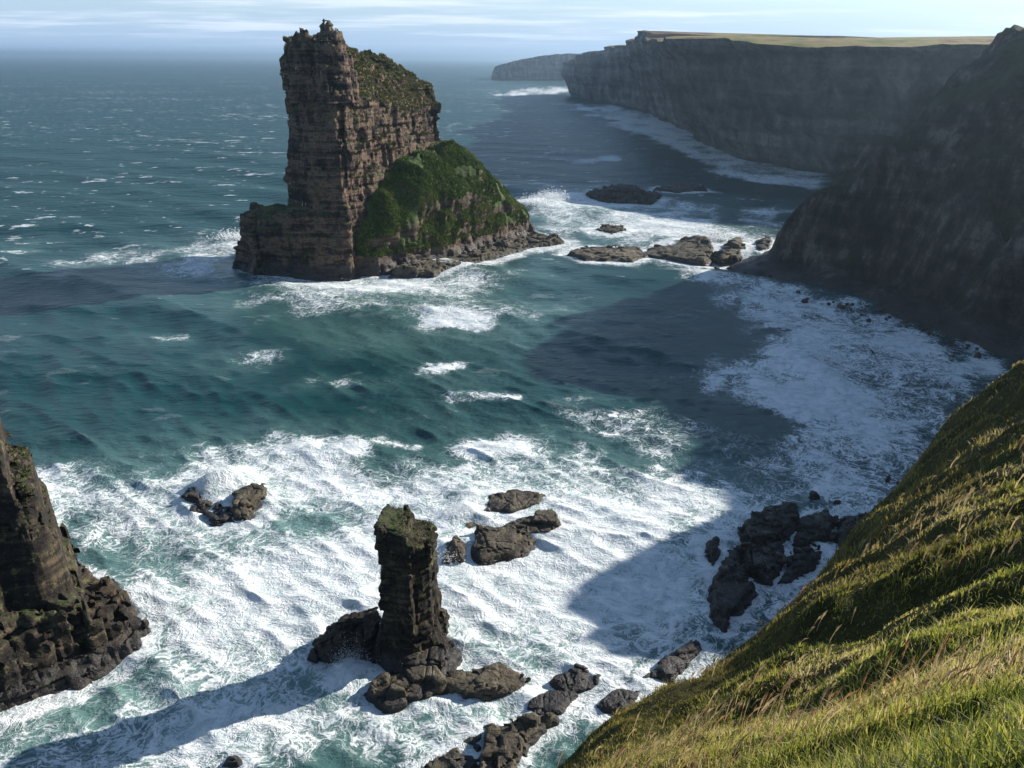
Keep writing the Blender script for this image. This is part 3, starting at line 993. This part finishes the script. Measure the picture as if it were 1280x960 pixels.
def slab(name, poly_px, h, seed, mat_, parent=None, z0=-0.9, vox=None, tilt=(0.0, 0.0), dome=0.35, th=(0.25, 0.7), block=1.3, amp=0.25, rough=0.16, lean=0.55, top=None):
    """low bedded rock standing in the water; the outline lies on the sea"""
    P2 = np.array([at(*p)[:2] for p in poly_px]) if not isinstance(poly_px, np.ndarray) else poly_px
    WASH.append(P2)
    lo, hi = P2.min(0), P2.max(0)
    cen = P2.mean(0)
    ext = float(max(hi - lo))
    v = vox or max(0.11, ext / 54)
    rd = 0.5 * float(min(hi - lo))

    def f(X, Y, Z):
        x, y = X[:, :, 0], Y[:, :, 0]
        d2 = poly_sd(x, y, P2)
        q = np.clip(-d2 / rd, 0, 1)
        rf = h * (1 - dome + dome * q) + (x - cen[0]) * tilt[0] + (y - cen[1]) * tilt[1]
        if top is not None:
            rf = rf + top(x, y)
        return np.maximum(d2[:, :, None] + lean * Z, (Z - rf[:, :, None]) * 0.85)
    g = 1.0 + ext * 0.04
    V, F = solid(name, (lo[0] - g, lo[1] - g, z0), (hi[0] + g, hi[1] + g, h * 1.6 + 1.2 + ext * (abs(tilt[0]) + abs(tilt[1])) * 0.5), v, f,
                 lambda P: strata(P, seed, th, block, amp, amp * 0.8, amp * 0.45, rough=rough, rs=block * 1.2, tilt=(-tilt[0], -tilt[1])), band=2.5)
    if parent is None:
        o = empty(name, (cen[0], cen[1], 0)) if False else None
        me = mesh(name, V - np.array([cen[0], cen[1], 0]), F)
        o = link(name, me, mat_, None, (cen[0], cen[1], 0))
    else:
        o = part(name, V, F, mat_, parent)
    return o, V, F


slab('side_block', [(388, 818), (405, 792), (440, 776), (475, 780), (490, 805), (460, 835), (415, 832)], 2.9, 31, M_stump, ss, tilt=(0.16, 0), dome=0.4, block=1.4, amp=0.35, lean=0.3)
slab('base_block', [(470, 800), (560, 800), (580, 825), (555, 850), (500, 850), (465, 830)], 2.0, 32, M_stump, ss, dome=0.3, amp=0.3, lean=0.4)
slab('ledge', [(458, 868), (470, 850), (545, 838), (560, 862), (520, 880), (480, 890)], 1.0, 33, M_sker, ss, tilt=(0, 0.12))
slab('ledge', [(545, 862), (560, 840), (620, 832), (662, 850), (640, 868), (590, 876)], 1.1, 34, M_sker, ss, tilt=(-0.05, 0.1))

# ---------------------------------------------------------------- the stack at the left
ls = empty('sea_stack', (-47, 60, 0))
tag(ls, 'dark stepped sea stack cut by the left edge, descending in ledges to the surf', 'sea stack')
LS = [(-37.6, 63.2), (-39.5, 60), (-43, 57), (-47, 52.6), (-56, 46), (-72, 54), (-64, 78), (-50, 72), (-42, 67)]
ax_ = np.array([0.84, 0.54])


def leftstack(X, Y, Z):
    x, y = X[:, :, 0], Y[:, :, 0]
    d2 = poly_sd(x, y, LS)
    # lateral position seen from the shore: metres in from the left edge of the view
    u = (x * 0.815 + y * 0.545)
    steps = [(-30, 31.5), (-7.5, 31.5), (-7.35, 26.2), (-5.9, 25.4), (-5.75, 22.4), (-4.1, 21.9), (-3.95, 18.3), (-2.2, 17.7), (-2.05, 13.2), (-1.6, 12.6), (-1.45, 6.6), (-0.8, 6.0), (-0.6, 4.0), (2.4, 3.0), (3.6, 2.2), (4.4, 1.2)]
    rf = np.interp(u, [s[0] for s in steps], [s[1] for s in steps])
    fr = np.interp((x + 39.5) * -0.648 + (y - 60) * 0.763 + 0.5 * np.sin(u * 1.3) + 0.4, [0, 0.5, 3.2, 3.7, 4.7, 5.1, 6.0, 6.4], [3.5, 5.5, 7, 16, 17, 22, 23, 60])
    rf = np.minimum(rf, fr + 0.0)
    return np.maximum(d2[:, :, None] + 0.05 * Z - 0.3, (Z - rf[:, :, None]) * 0.5)


V, F = solid('rock_mass', (-66, 44, -1.5), (-35, 74, 34), 0.26, leftstack,
             lambda P: strata(P, 43, (0.4, 1.7), 1.6, 0.42, 0.34, 0.3, rough=0.3, rs=1.6), band=3)
part('rock_mass', V, F, M_stump, ls)
turf('turf', V, F, M_tuft, 5000, ls, (0.15, 0.4), 12.0, 0.35, 8, [(0.03, 0.045, 0.01), (0.06, 0.075, 0.016), (0.11, 0.10, 0.03), (0.15, 0.12, 0.04)], lambda c: (vnoise(c / 3, 2) > -0.2) * 1.0)
slab('shore_ledge', [(-20, 900), (60, 868), (120, 840), (186, 805), (180, 785), (150, 775), (100, 800), (0, 840)], 2.6, 44, M_stump, ls, block=1.6, amp=0.45, dome=0.5)

# ---------------------------------------------------------------- skerries and shore rocks


def rock(poly, h, seed, label, dark=False, group=None, name='skerry', **kw):
    o, V, F = slab(name, poly, h, seed, M_skerdark if dark else M_sker, None, **kw)
    tag(o, label, 'rock', group)
    return o


sp_pts = []
rg = np.random.default_rng(77)
for px, py, hgt_, wd_, n_ in [(272, 606, 2.6, 1.6, 900), (300, 600, 1.5, 2.0, 500), (440, 836, 2.2, 1.1, 800), (578, 642, 1.6, 1.4, 500), (690, 250, 3.0, 5.0, 700), (665, 258, 3.0, 4.0, 600), (1010, 452, 1.4, 4.5, 500), (560, 700, 0.9, 1.0, 200), (900, 300, 1.8, 3.0, 300), (296, 300, 2.6, 4.0, 500)]:
    c_ = at(px, py)
    n_ = n_ * 3
    h_ = np.abs(rg.normal(0, 0.5, n_)) * hgt_
    sp_pts.append(np.stack([c_[0] + rg.normal(0, wd_, n_) * (1 - 0.4 * h_ / (hgt_ * 1.5)), c_[1] + rg.normal(0, wd_ * 0.6, n_), h_ + 0.2], -1))
sp_pts = np.concatenate(sp_pts)
dd = np.hypot(sp_pts[:, 0], sp_pts[:, 1])
s_ = (rg.uniform(0.4, 1.0, len(sp_pts)) * 0.00042 * dd)[:, None]
tet = np.array([(1, 1, 1), (-1, -1, 1), (-1, 1, -1), (1, -1, -1)], float)
Vs = (sp_pts[:, None] + tet[None] * s_[:, None] * rg.uniform(0.6, 1.4, (len(sp_pts), 4, 1))).reshape(-1, 3)
Fs = (np.arange(len(sp_pts))[:, None, None] * 4 + np.array([(0, 1, 2), (0, 3, 1), (0, 2, 3), (1, 3, 2)])[None]).reshape(-1, 3)
m, t = mat('spray_drops')
p = t.n('ShaderNodeBsdfPrincipled', i_Base_Color=(0.85, 0.87, 0.88), i_Roughness=0.8)
t.n('ShaderNodeOutputMaterial', i_Surface=p.outputs[0])
tag(link('spray', mesh('spray', Vs, Fs), m), 'white spray thrown up where surf hits the rocks', kind='stuff')

rock([(603, 640), (612, 620), (650, 614), (684, 620), (676, 632), (640, 642)], 0.9, 51, 'flat olive skerry farthest back of the sunlit group beside the pillar', tilt=(0.03, 0.06), amp=0.16)
rock([(587, 690), (594, 664), (640, 662), (672, 676), (660, 692), (600, 708)], 1.5, 52, 'largest olive brown skerry with a square cut front right of the pillar', tilt=(-0.02, 0.05), amp=0.2, lean=0.3)
rock([(624, 660), (650, 648), (690, 644), (702, 660), (690, 672), (650, 672)], 1.1, 53, 'humped brown skerry overlapping the back of the largest one', tilt=(0.05, 0.0), amp=0.25)
rock([(552, 704), (556, 682), (572, 674), (584, 688), (582, 706)], 1.5, 54, 'small pointed brown rock in foam touching the pillar at its right', amp=0.25, dome=0.6)
rock([(566, 662), (585, 650), (606, 648), (600, 658), (580, 664)], 0.35, 55, 'foam washed low slab between the pillar and the flat skerry', amp=0.12)
rock([(226, 625), (235, 612), (258, 612), (272, 630), (260, 645), (234, 644)], 1.3, 56, 'dark wave washed rock left of the brown one in the left surf', True, amp=0.3, dome=0.6)
rock([(285, 640), (296, 618), (318, 610), (338, 614), (330, 634), (310, 656), (292, 654)], 1.7, 57, 'brown topped rock with water draining off it in the left surf', amp=0.35, dome=0.6)
rock([(250, 645), (270, 632), (290, 634), (296, 655), (270, 656)], 0.8, 58, 'low dark rock awash between the two rocks of the left surf', True, amp=0.3)
hump = lambda x, y: 3.0 * np.exp(-(((x - 45) / 6) ** 2 + ((y - 342) / 7) ** 2))
rock([(733, 246), (745, 240), (790, 238), (829, 248), (815, 254), (760, 252)], 2.0, 61, 'dark skerry with a raised crest in white water beyond the ledge', True, block=2, amp=0.9, top=hump, th=(0.4, 1.2), rough=0.8, vox=0.4)
rock([(818, 238), (840, 232), (870, 232), (884, 239), (850, 242)], 2.0, 62, 'low dark skerry at the far right edge of the white water', True, block=3, amp=0.7, th=(0.5, 1.2))
rock([(742, 290), (755, 285), (780, 285), (784, 290), (765, 294)], 1.4, 63, 'small brown rock alone in foam behind the ledge', block=2, amp=0.4)
rock([(710, 318), (730, 310), (800, 310), (812, 322), (790, 328), (730, 327)], 1.2, 64, 'long low brown ledge leading from the stack towards the cliff', block=3, amp=0.4, th=(0.4, 0.9))
rock([(800, 318), (830, 306), (870, 298), (890, 305), (893, 322), (880, 332), (840, 326)], 2.5, 65, 'biggest humped brown rock in the middle of the ledge chain', block=3, amp=0.6, th=(0.5, 1.2), dome=0.6, tilt=(0.08, 0))
rock([(890, 322), (905, 308), (925, 304), (932, 314), (925, 326), (900, 330)], 2.8, 66, 'rounded brown rock at the cliff end of the ledge chain', block=2.5, amp=0.6, th=(0.5, 1.2), dome=0.6)
rock([(940, 312), (945, 300), (966, 298), (968, 312), (955, 318)], 2.6, 67, 'dark boulder against the foot of the shadowed cliff', True, block=2.5, amp=0.6, dome=0.5)
rock([(515, 975), (560, 935), (600, 912), (660, 900), (698, 893), (700, 903), (660, 935), (640, 975)], 1.0, 71, 'long brown rock below the grass edge at the bottom of the cove', amp=0.35, block=1.1, tilt=(0.02, 0.06))
rock([(278, 958), (285, 945), (300, 942), (310, 958), (296, 968)], 0.9, 72, 'small dark rock awash by the bottom edge left of the long brown rock', True, amp=0.2, dome=0.6)
SLG = 'broken blocks of the shadowed reef below the slope'
for pl, hh, lb in [([(922, 668), (945, 648), (985, 646), (1000, 660), (975, 684), (935, 690)], 2.3, 'broad flat topped dark block at the back left of the shadowed reef'),
                   ([(920, 695), (950, 690), (975, 690), (985, 712), (955, 728), (928, 722)], 2.0, 'dark block at the front left of the shadowed reef'),
                   ([(995, 655), (1030, 645), (1050, 655), (1035, 680), (1000, 690), (985, 680)], 1.9, 'dark jointed block in the middle of the shadowed reef'),
                   ([(985, 700), (1010, 690), (1035, 690), (1020, 715), (985, 735), (970, 730)], 1.7, 'dark block at the front of the shadowed reef nearest the slope'),
                   ([(1045, 650), (1080, 645), (1098, 655), (1070, 682), (1042, 688)], 1.6, 'dark block at the right end of the shadowed reef against the slope')]:
    rock(pl, hh, 300 + int(hh * 10), lb, True, SLG, name='reef_rock', block=0.9, amp=0.4, dome=0.3, rough=0.12, th=(0.25, 0.7), lean=0.35)
rock([(884, 770), (888, 730), (905, 705), (935, 715), (944, 740), (925, 765), (905, 790)], 1.9, 74, 'grey shadowed rock in front of the shadowed reef', True, amp=0.4, dome=0.4)
rock([(876, 700), (878, 680), (895, 672), (905, 680), (900, 700), (888, 710)], 2.2, 75, 'rounded dark boulder at the seaward corner of the shadowed reef', True, amp=0.25, dome=0.7)
rock([(903, 712), (908, 690), (925, 688), (932, 705), (918, 718)], 1.9, 76, 'dark boulder wedged between the rounded boulder and the shadowed reef', True, amp=0.25, dome=0.7)
awash = [([(655, 880), (690, 862), (720, 868), (700, 890), (665, 895)], 'dark reef rock awash between the long ledge and the grass edge'),
         ([(690, 850), (720, 835), (760, 845), (740, 862), (705, 866)], 'dark reef rock awash at the near tip of the big shadow'),
         ([(745, 885), (770, 862), (800, 866), (790, 890)], 'dark reef rock awash under the grass edge below the shadow'),
         ([(800, 850), (830, 825), (870, 800), (880, 815), (840, 850)], 'long dark rock in shadow at the foot of the near slope')]
for i, (pl, lb) in enumerate(awash):
    rock(pl, 0.35 if i < 3 else 0.9, 80 + i, lb, True, 'reef rocks awash below the near slope', name='reef_rock', amp=0.16, dome=0.4, tilt=(0.03, 0.08))

# loose boulders: a few meshes shared by all
boul = []
for i in range(6):
    rg = np.random.default_rng(200 + i)
    pl = np.stack([(rg.uniform(0.75, 1.15, 8)) * np.cos(np.arange(8) * math.pi / 4) * rg.uniform(0.9, 1.3), (rg.uniform(0.75, 1.15, 8)) * np.sin(np.arange(8) * math.pi / 4) * rg.uniform(0.7, 1.0)], -1)
    hh = rg.uniform(0.8, 1.2)

    def f(X, Y, Z):
        d2 = poly_sd(X[:, :, 0], Y[:, :, 0], pl)[:, :, None]
        return np.maximum(d2 + 0.35 * np.abs(Z - 0.1), Z - hh + 0.2 * X)
    V, F = solid('boulder', (-1.9, -1.9, -0.7), (1.9, 1.9, 1.7), 0.22, f, lambda P: strata(P, 210 + i, (0.3, 0.8), 0.9, 0.16, 0.12, 0.15, rough=0.18, rs=0.8), band=1.0)
    me = mesh('boulder', V, F)
    me.materials.append(M_skerdark)
    boul.append(me)


def boulder(x, y, s, label, group, k=None, z=0.0):
    o = bpy.data.objects.new('boulder', boul[random.randrange(6) if k is None else k])
    COL.objects.link(o)
    o.location = (x, y, z - 0.1 * s)
    o.rotation_euler = (random.uniform(-.15, .15), random.uniform(-.15, .15), random.uniform(0, 6.28))
    o.scale = (s, s * random.uniform(0.8, 1.1), s * random.uniform(0.6, 0.95))
    return tag(o, label, 'boulder', group)


for (px, py, s, lb) in [(1018, 622, 0.95, 'squarest dark boulder farthest out beyond the shadowed reef'), (1045, 630, 0.7, 'dark boulder at the far right corner of the shadowed reef'), (962, 642, 0.7, 'dark boulder on the far left rim of the shadowed reef'),
                        (990, 634, 0.9, 'dark boulder on the middle of the shadowed reef back rim'), (1110, 600, 0.65, 'dark boulder in foam against the near slope, upper of two'), (1122, 606, 0.5, 'dark boulder in foam against the near slope, lower of two'), (1085, 648, 0.6, 'dark boulder where the shadowed reef meets the slope')]:
    p = at(px, py)
    boulder(p[0], p[1], s, lb, None, z=0.2)
rg = np.random.default_rng(5)
BL = 'small dark boulder in the white surf along the cliff beach'
line = [(900, 340), (980, 352), (1060, 376), (1150, 408), (1230, 440)]
for i in range(110):
    u = rg.uniform(0, 1) * 4
    k = min(3, int(u))
    a, b = np.array(line[k]), np.array(line[k + 1])
    p = a + (b - a) * (u - k) + np.array([rg.normal(0, 10), abs(rg.normal(0, 9)) - 5])
    q_ = at(*p)
    boulder(q_[0], q_[1], float(np.clip(rg.lognormal(-0.7, 0.45), 0.25, 1.2)), BL, 'boulders along the cliff beach')
rg = np.random.default_rng(9)
for i in range(60):
    px, py = rg.uniform(925, 1075), rg.uniform(636, 735)
    if py > 735 - (px - 930) * 0.55 or py < 650 and px < 950:
        continue
    q_ = at(px, py, 1.8)
    boulder(q_[0], q_[1], float(np.clip(rg.lognormal(-0.55, 0.4), 0.3, 1.1)), 'dark boulder heaped on the broken shadowed reef', 'boulders heaped on the shadowed reef', z=rg.uniform(0.2, 1.6))
p = at(1090, 440)
boulder(p[0], p[1], 1.3, 'dark boulder alone in the white foam below the cliff', None, z=-0.4)

WASH += [np.array(q_) for q_ in (SHD, LG, LS, GS)] + [np.array(PL) + (bx, by)]
for P2 in WASH:
    c_, e_ = P2.mean(0), float(np.ptp(P2, axis=0).max()) * 0.5
    wd_ = 0.7 + 0.008 * float(np.hypot(*c_))
    near = (np.abs(SX - c_[0]) < e_ + 3 * wd_) & (np.abs(SY - c_[1]) < e_ + 3 * wd_)
    if near.any():
        sdw = poly_sd(SX[near], SY[near], P2) + wd_ * 0.9 * nf[near]
        foamD[near] = np.maximum(foamD[near], 0.86 * np.clip(1.25 - np.abs(sdw - 0.2 * wd_) / (1.7 * wd_), 0, 1))
attr(sea_me, 'foam', foamD.ravel())

# ---------------------------------------------------------------- the near slope
CP = [(1286, 449, 48), (1222, 522, 45), (1128, 622, 38), (1026, 735, 29), (924, 818, 23), (828, 885, 16), (700, 965, 11.5),
      (1280, 520, 37), (1280, 600, 25), (1280, 700, 15), (1280, 800, 9.5), (1280, 960, 3.0), (1180, 640, 25), (1100, 720, 20), (1100, 800, 13.5),
      (1000, 850, 11.5), (900, 880, 11.5), (1000, 940, 6.8), (800, 930, 9.8), (1150, 900, 6.2), (740, 960, 8.5), (1190, 560, 36)]
pts, vals = [], []
for px, py, D in CP:
    p = atd(px, py, D)
    pts.append(p[:2]); vals.append(p[2])
sil = [atd(*c) for c in CP[:7]]
outd = np.array([-0.80, 0.60])
for p in sil:
    for d, dz in ((1.2, 2.0), (3.0, 5.8), (7, 17), (14, 33), (20, 46)):
        if p[2] - dz > -4:
            pts.append(p[:2] + outd * d); vals.append(p[2] - dz)
        else:
            pts.append(p[:2] + outd * d); vals.append(-4)
for x, y, z_ in [(0, 0, 53.3), (-6, -6, 53.2), (-5, 3, 46), (-4, 6, 41), (-2.5, 9, 37), (-1.2, 10, 40), (-14, 2, 36), (-20, -10, 44), (0, -25, 54), (25, -15, 55), (30, 2, 53), (45, 15, 49), (60, 0, 52), (60, 32, 40), (45, 45, 33), (70, 60, 20), (50, 62, 20), (-25, -30, 52), (75, -30, 54), (75, 20, 46), (45, 70, 6), (62, 78, 2), (25, 24, 43.5)]:
    pts.append(np.array([x, y])); vals.append(z_)
gz = rbf(pts, vals, 0.0004)
xs = np.r_[np.arange(-30, -8, 0.8), np.arange(-8, 48, 0.28), np.arange(48, 80, 0.8)]
ys = np.r_[np.arange(-32, -2, 0.8), np.arange(-2, 52, 0.28), np.arange(52, 90, 0.8)]
gx, gy = np.meshgrid(xs, ys, indexing='ij')


def ground(x, y):
    x, y = np.asarray(x, float), np.asarray(y, float)
    P2 = np.stack([x.ravel(), y.ravel()], -1)
    r = np.hypot(P2[:, 0], P2[:, 1])
    z = gz(x, y).ravel()
    amp = np.clip(r / 14, 0.15, 1.15)
    z = z + amp * 0.75 * fbm(P2 / 5.0, 3, 71) + 0.34 * np.clip(r / 10, 0.3, 1.5) * fbm(P2 / 1.9, 3, 72) + 0.05 * fbm(P2 / 0.5, 2, 73)
    return np.maximum(z, -4).reshape(x.shape)


zg = ground(gx, gy)
F = grid_faces(*gx.shape)
F = F[(zg.ravel()[F] > -3.9).any(1)]
me = mesh('grass_slope', np.stack([gx.ravel(), gy.ravel(), zg.ravel()], -1), F, True)
o = link('grass_slope', me, M_thatch)
tag(o, 'steep grassy clifftop slope falling away to the cove', kind='structure')

# grass blades
PAL = np.array([(0.035, 0.05, 0.012), (0.125, 0.165, 0.024), (0.31, 0.33, 0.045), (0.50, 0.43, 0.10), (0.56, 0.44, 0.19), (0.64, 0.52, 0.31)])


def tints(P2, r, rg, shift=0.0):
    v = 0.44 + 0.36 * fbm(P2 / 4.5, 3, 91) + 0.2 * fbm(P2 / 1.3, 2, 92) + rg.normal(0, 0.17, len(P2)) + shift
    v = np.clip(v, 0, 0.999) * (len(PAL) - 1)
    i = v.astype(int)
    f_ = (v - i)[:, None]
    return PAL[i] * (1 - f_) + PAL[i + 1] * f_


def blades(name, n, r0, r1, az0, az1, lmul, seed, label):
    rg = np.random.default_rng(seed)
    r = np.exp(rg.uniform(math.log(r0), math.log(r1), n))
    az = np.radians(rg.uniform(az0, az1, n))
    x, y = r * np.sin(az), r * np.cos(az)
    # two fifths of the blades grow in tussocks and fan out from their middle
    nt_ = n // 2
    src = rg.integers(0, max(1, nt_ // 16), nt_)
    ta = rg.uniform(0, 2 * math.pi, nt_)
    tr_ = np.abs(rg.normal(0, 0.05, nt_)) * (1 + r[src] / 9)
    x[:nt_] = x[src] + np.sin(ta) * tr_
    y[:nt_] = y[src] + np.cos(ta) * tr_
    r[:nt_] = np.hypot(x[:nt_], y[:nt_])
    isT = np.arange(n) < nt_
    tang = np.zeros(n)
    tang[:nt_] = ta
    tone = np.zeros(n)
    tone[:nt_] = rg.normal(0, 0.16, n)[src]
    z = ground(x, y)
    ok = z > 6
    x, y, z, r, isT, tang, tone = x[ok], y[ok], z[ok], r[ok], isT[ok], tang[ok], tone[ok]
    n = len(x)
    P2 = np.stack([x, y], -1)
    P = np.stack([x, y, z - 0.03], -1)
    ln = (0.125 + 0.0045 * r) * rg.uniform(0.5, 1.5, n) * lmul * 0.72 * (1 + 0.45 * fbm(P2 / 2.2, 2, 95))
    wd = np.maximum(0.0045, 0.00062 * r) * rg.uniform(0.7, 1.5, n)
    la = np.radians(rg.normal(70, 80, n))                     # wind from the sea lays the grass over
    la = np.where(isT, tang + 0.3 * rg.normal(0, 1, n), la)
    ln = ln * np.where(isT, 1.35, 0.9)
    lean = np.abs(rg.normal(0.55, 0.3, n))
    dirv = np.stack([np.sin(la), np.cos(la), 0 * la], -1)
    fa = rg.uniform(0, math.pi, n)
    side = np.stack([np.cos(fa), np.sin(fa), 0 * fa], -1) * wd[:, None]
    upv = np.array([0, 0, 1.0])
    L_ = ln[:, None]
    mid = P + upv * L_ * 0.55 + dirv * (lean * ln * 0.25)[:, None]
    tip = P + upv * (ln * np.clip(1 - 0.35 * lean, 0.35, 1))[:, None] + dirv * (lean * ln * 0.85)[:, None]
    V = np.stack([P - side, P + side, mid - side * 0.8, mid + side * 0.8, tip], 1).reshape(-1, 3)
    b = np.arange(n)[:, None] * 5
    F = np.concatenate([b + np.array([0, 1, 3]), b + np.array([0, 3, 2]), b + np.array([2, 3, 4])], 0)
    c = tints(P2, r, rg, tone - 0.13 * np.clip((11 - r) / 5, 0, 1))
    # lower down the slope the turf gives way to dead bracken-brown growth
    old = np.clip((50 - z) / 7 + 0.5 * fbm(P2 / 6.0, 3, 97), 0, 1)[:, None] * 0.75
    c = c * (1 - old) + old * np.array([0.17, 0.128, 0.036]) * rg.uniform(0.5, 1.7, (n, 1))
    C = np.stack([c * 0.85, c * 0.85, c, c, c * 1.1], 1).reshape(-1, 3)
    me = mesh(name, V, F)
    cattr(me, 'tint', C)
    o = link(name, me, M_blade)
    return tag(o, label, 'grass', kind='stuff')


blades('grass', 330000, 1.3, 62, -20, 52, 1.0, 301, 'wind laid green and straw grass covering the near slope')


def stalks(name, n, seed):
    rg = np.random.default_rng(seed)
    r = np.exp(rg.uniform(math.log(3.2), math.log(34), n * 6))
    az = np.radians(rg.uniform(-10, 48, n * 6))
    x, y = r * np.sin(az), r * np.cos(az)
    P2 = np.stack([x, y], -1)
    m = (fbm(P2 / 3.2, 3, 120) + 0.3 * rg.normal(0, 1, len(x))) > 0.35
    x, y, r = x[m][:n], y[m][:n], r[m][:n]
    n = len(x)
    P = np.stack([x, y, ground(x, y)], -1)
    ln = rg.uniform(0.2, 0.42, n) * (1 + r * 0.012)
    la = np.radians(rg.normal(75, 30, n))
    d = np.stack([np.sin(la), np.cos(la), 0 * la], -1)
    up_ = np.array([0, 0, 1.0])
    wd = np.maximum(0.0028, 0.0006 * r)[:, None]
    hw = np.maximum(0.008, 0.0016 * r)[:, None]
    L_ = ln[:, None]
    cv = [P, P + up_ * L_ * 0.4 + d * L_ * 0.07, P + up_ * L_ * 0.75 + d * L_ * 0.22, P + up_ * L_ * 0.95 + d * L_ * 0.34, P + up_ * L_ * 1.08 + d * L_ * 0.5]
    wds = [wd, wd, wd * 0.9, hw, hw * 0.15]
    fa = rg.uniform(0, math.pi, n)
    V, F, C = [], [], []
    base = 0
    c0 = np.array([0.48, 0.36, 0.19]) * rg.uniform(0.6, 1.25, (n, 1)) * np.array([1, 1, 1])
    c0 = c0 * np.where(rg.uniform(0, 1, (n, 1)) < 0.2, np.array([[0.85, 0.6, 0.55]]), 1.0)
    for s in range(2):
        sv = np.stack([np.cos(fa + s * 1.57), np.sin(fa + s * 1.57), 0 * fa], -1)
        A = np.stack([p + sv * w_ for p, w_ in zip(cv, wds)], 1)
        B = np.stack([p - sv * w_ for p, w_ in zip(cv, wds)], 1)
        VV = np.concatenate([A, B], 1).reshape(-1, 3)
        b = np.arange(n)[:, None] * 10 + base
        for k in range(4):
            F.append(b + np.array([k, k + 5, k + 6, k + 1]))
        V.append(VV)
        C.append(np.repeat(c0, 10, 0))
        base += n * 10
    me = mesh(name, np.concatenate(V), np.concatenate(F))
    cattr(me, 'tint', np.concatenate(C))
    o = link(name, me, M_blade)
    return tag(o, 'dry straw coloured seed heads bending over the slope', 'grass', kind='stuff')


stalks('seed_grass', 1200, 401)

# ---------------------------------------------------------------- sea air
m, t = mat('sea_haze')
v = t.n('ShaderNodeVolumePrincipled')
v.inputs['Color'].default_value = (0.62, 0.82, 1.0, 1)
v.inputs['Density'].default_value = 0.000135
v.inputs['Anisotropy'].default_value = 0.65
t.n('ShaderNodeOutputMaterial', i_Volume=v.outputs[0])
hz = 60000.0
x0, x1, y0, y1, z0, z1 = -hz, hz, -hz, hz, -5.0, 108.0
Vh = np.array([(x, y, z) for x in (x0, x1) for y in (y0, y1) for z in (z0, z1)], float)
Fh = np.array([(0, 1, 3, 2), (4, 6, 7, 5), (0, 4, 5, 1), (2, 3, 7, 6), (0, 2, 6, 4), (1, 5, 7, 3)])
o = link('haze', mesh('haze', Vh, Fh), m)
tag(o, 'pale sea haze over the bay', kind='stuff')
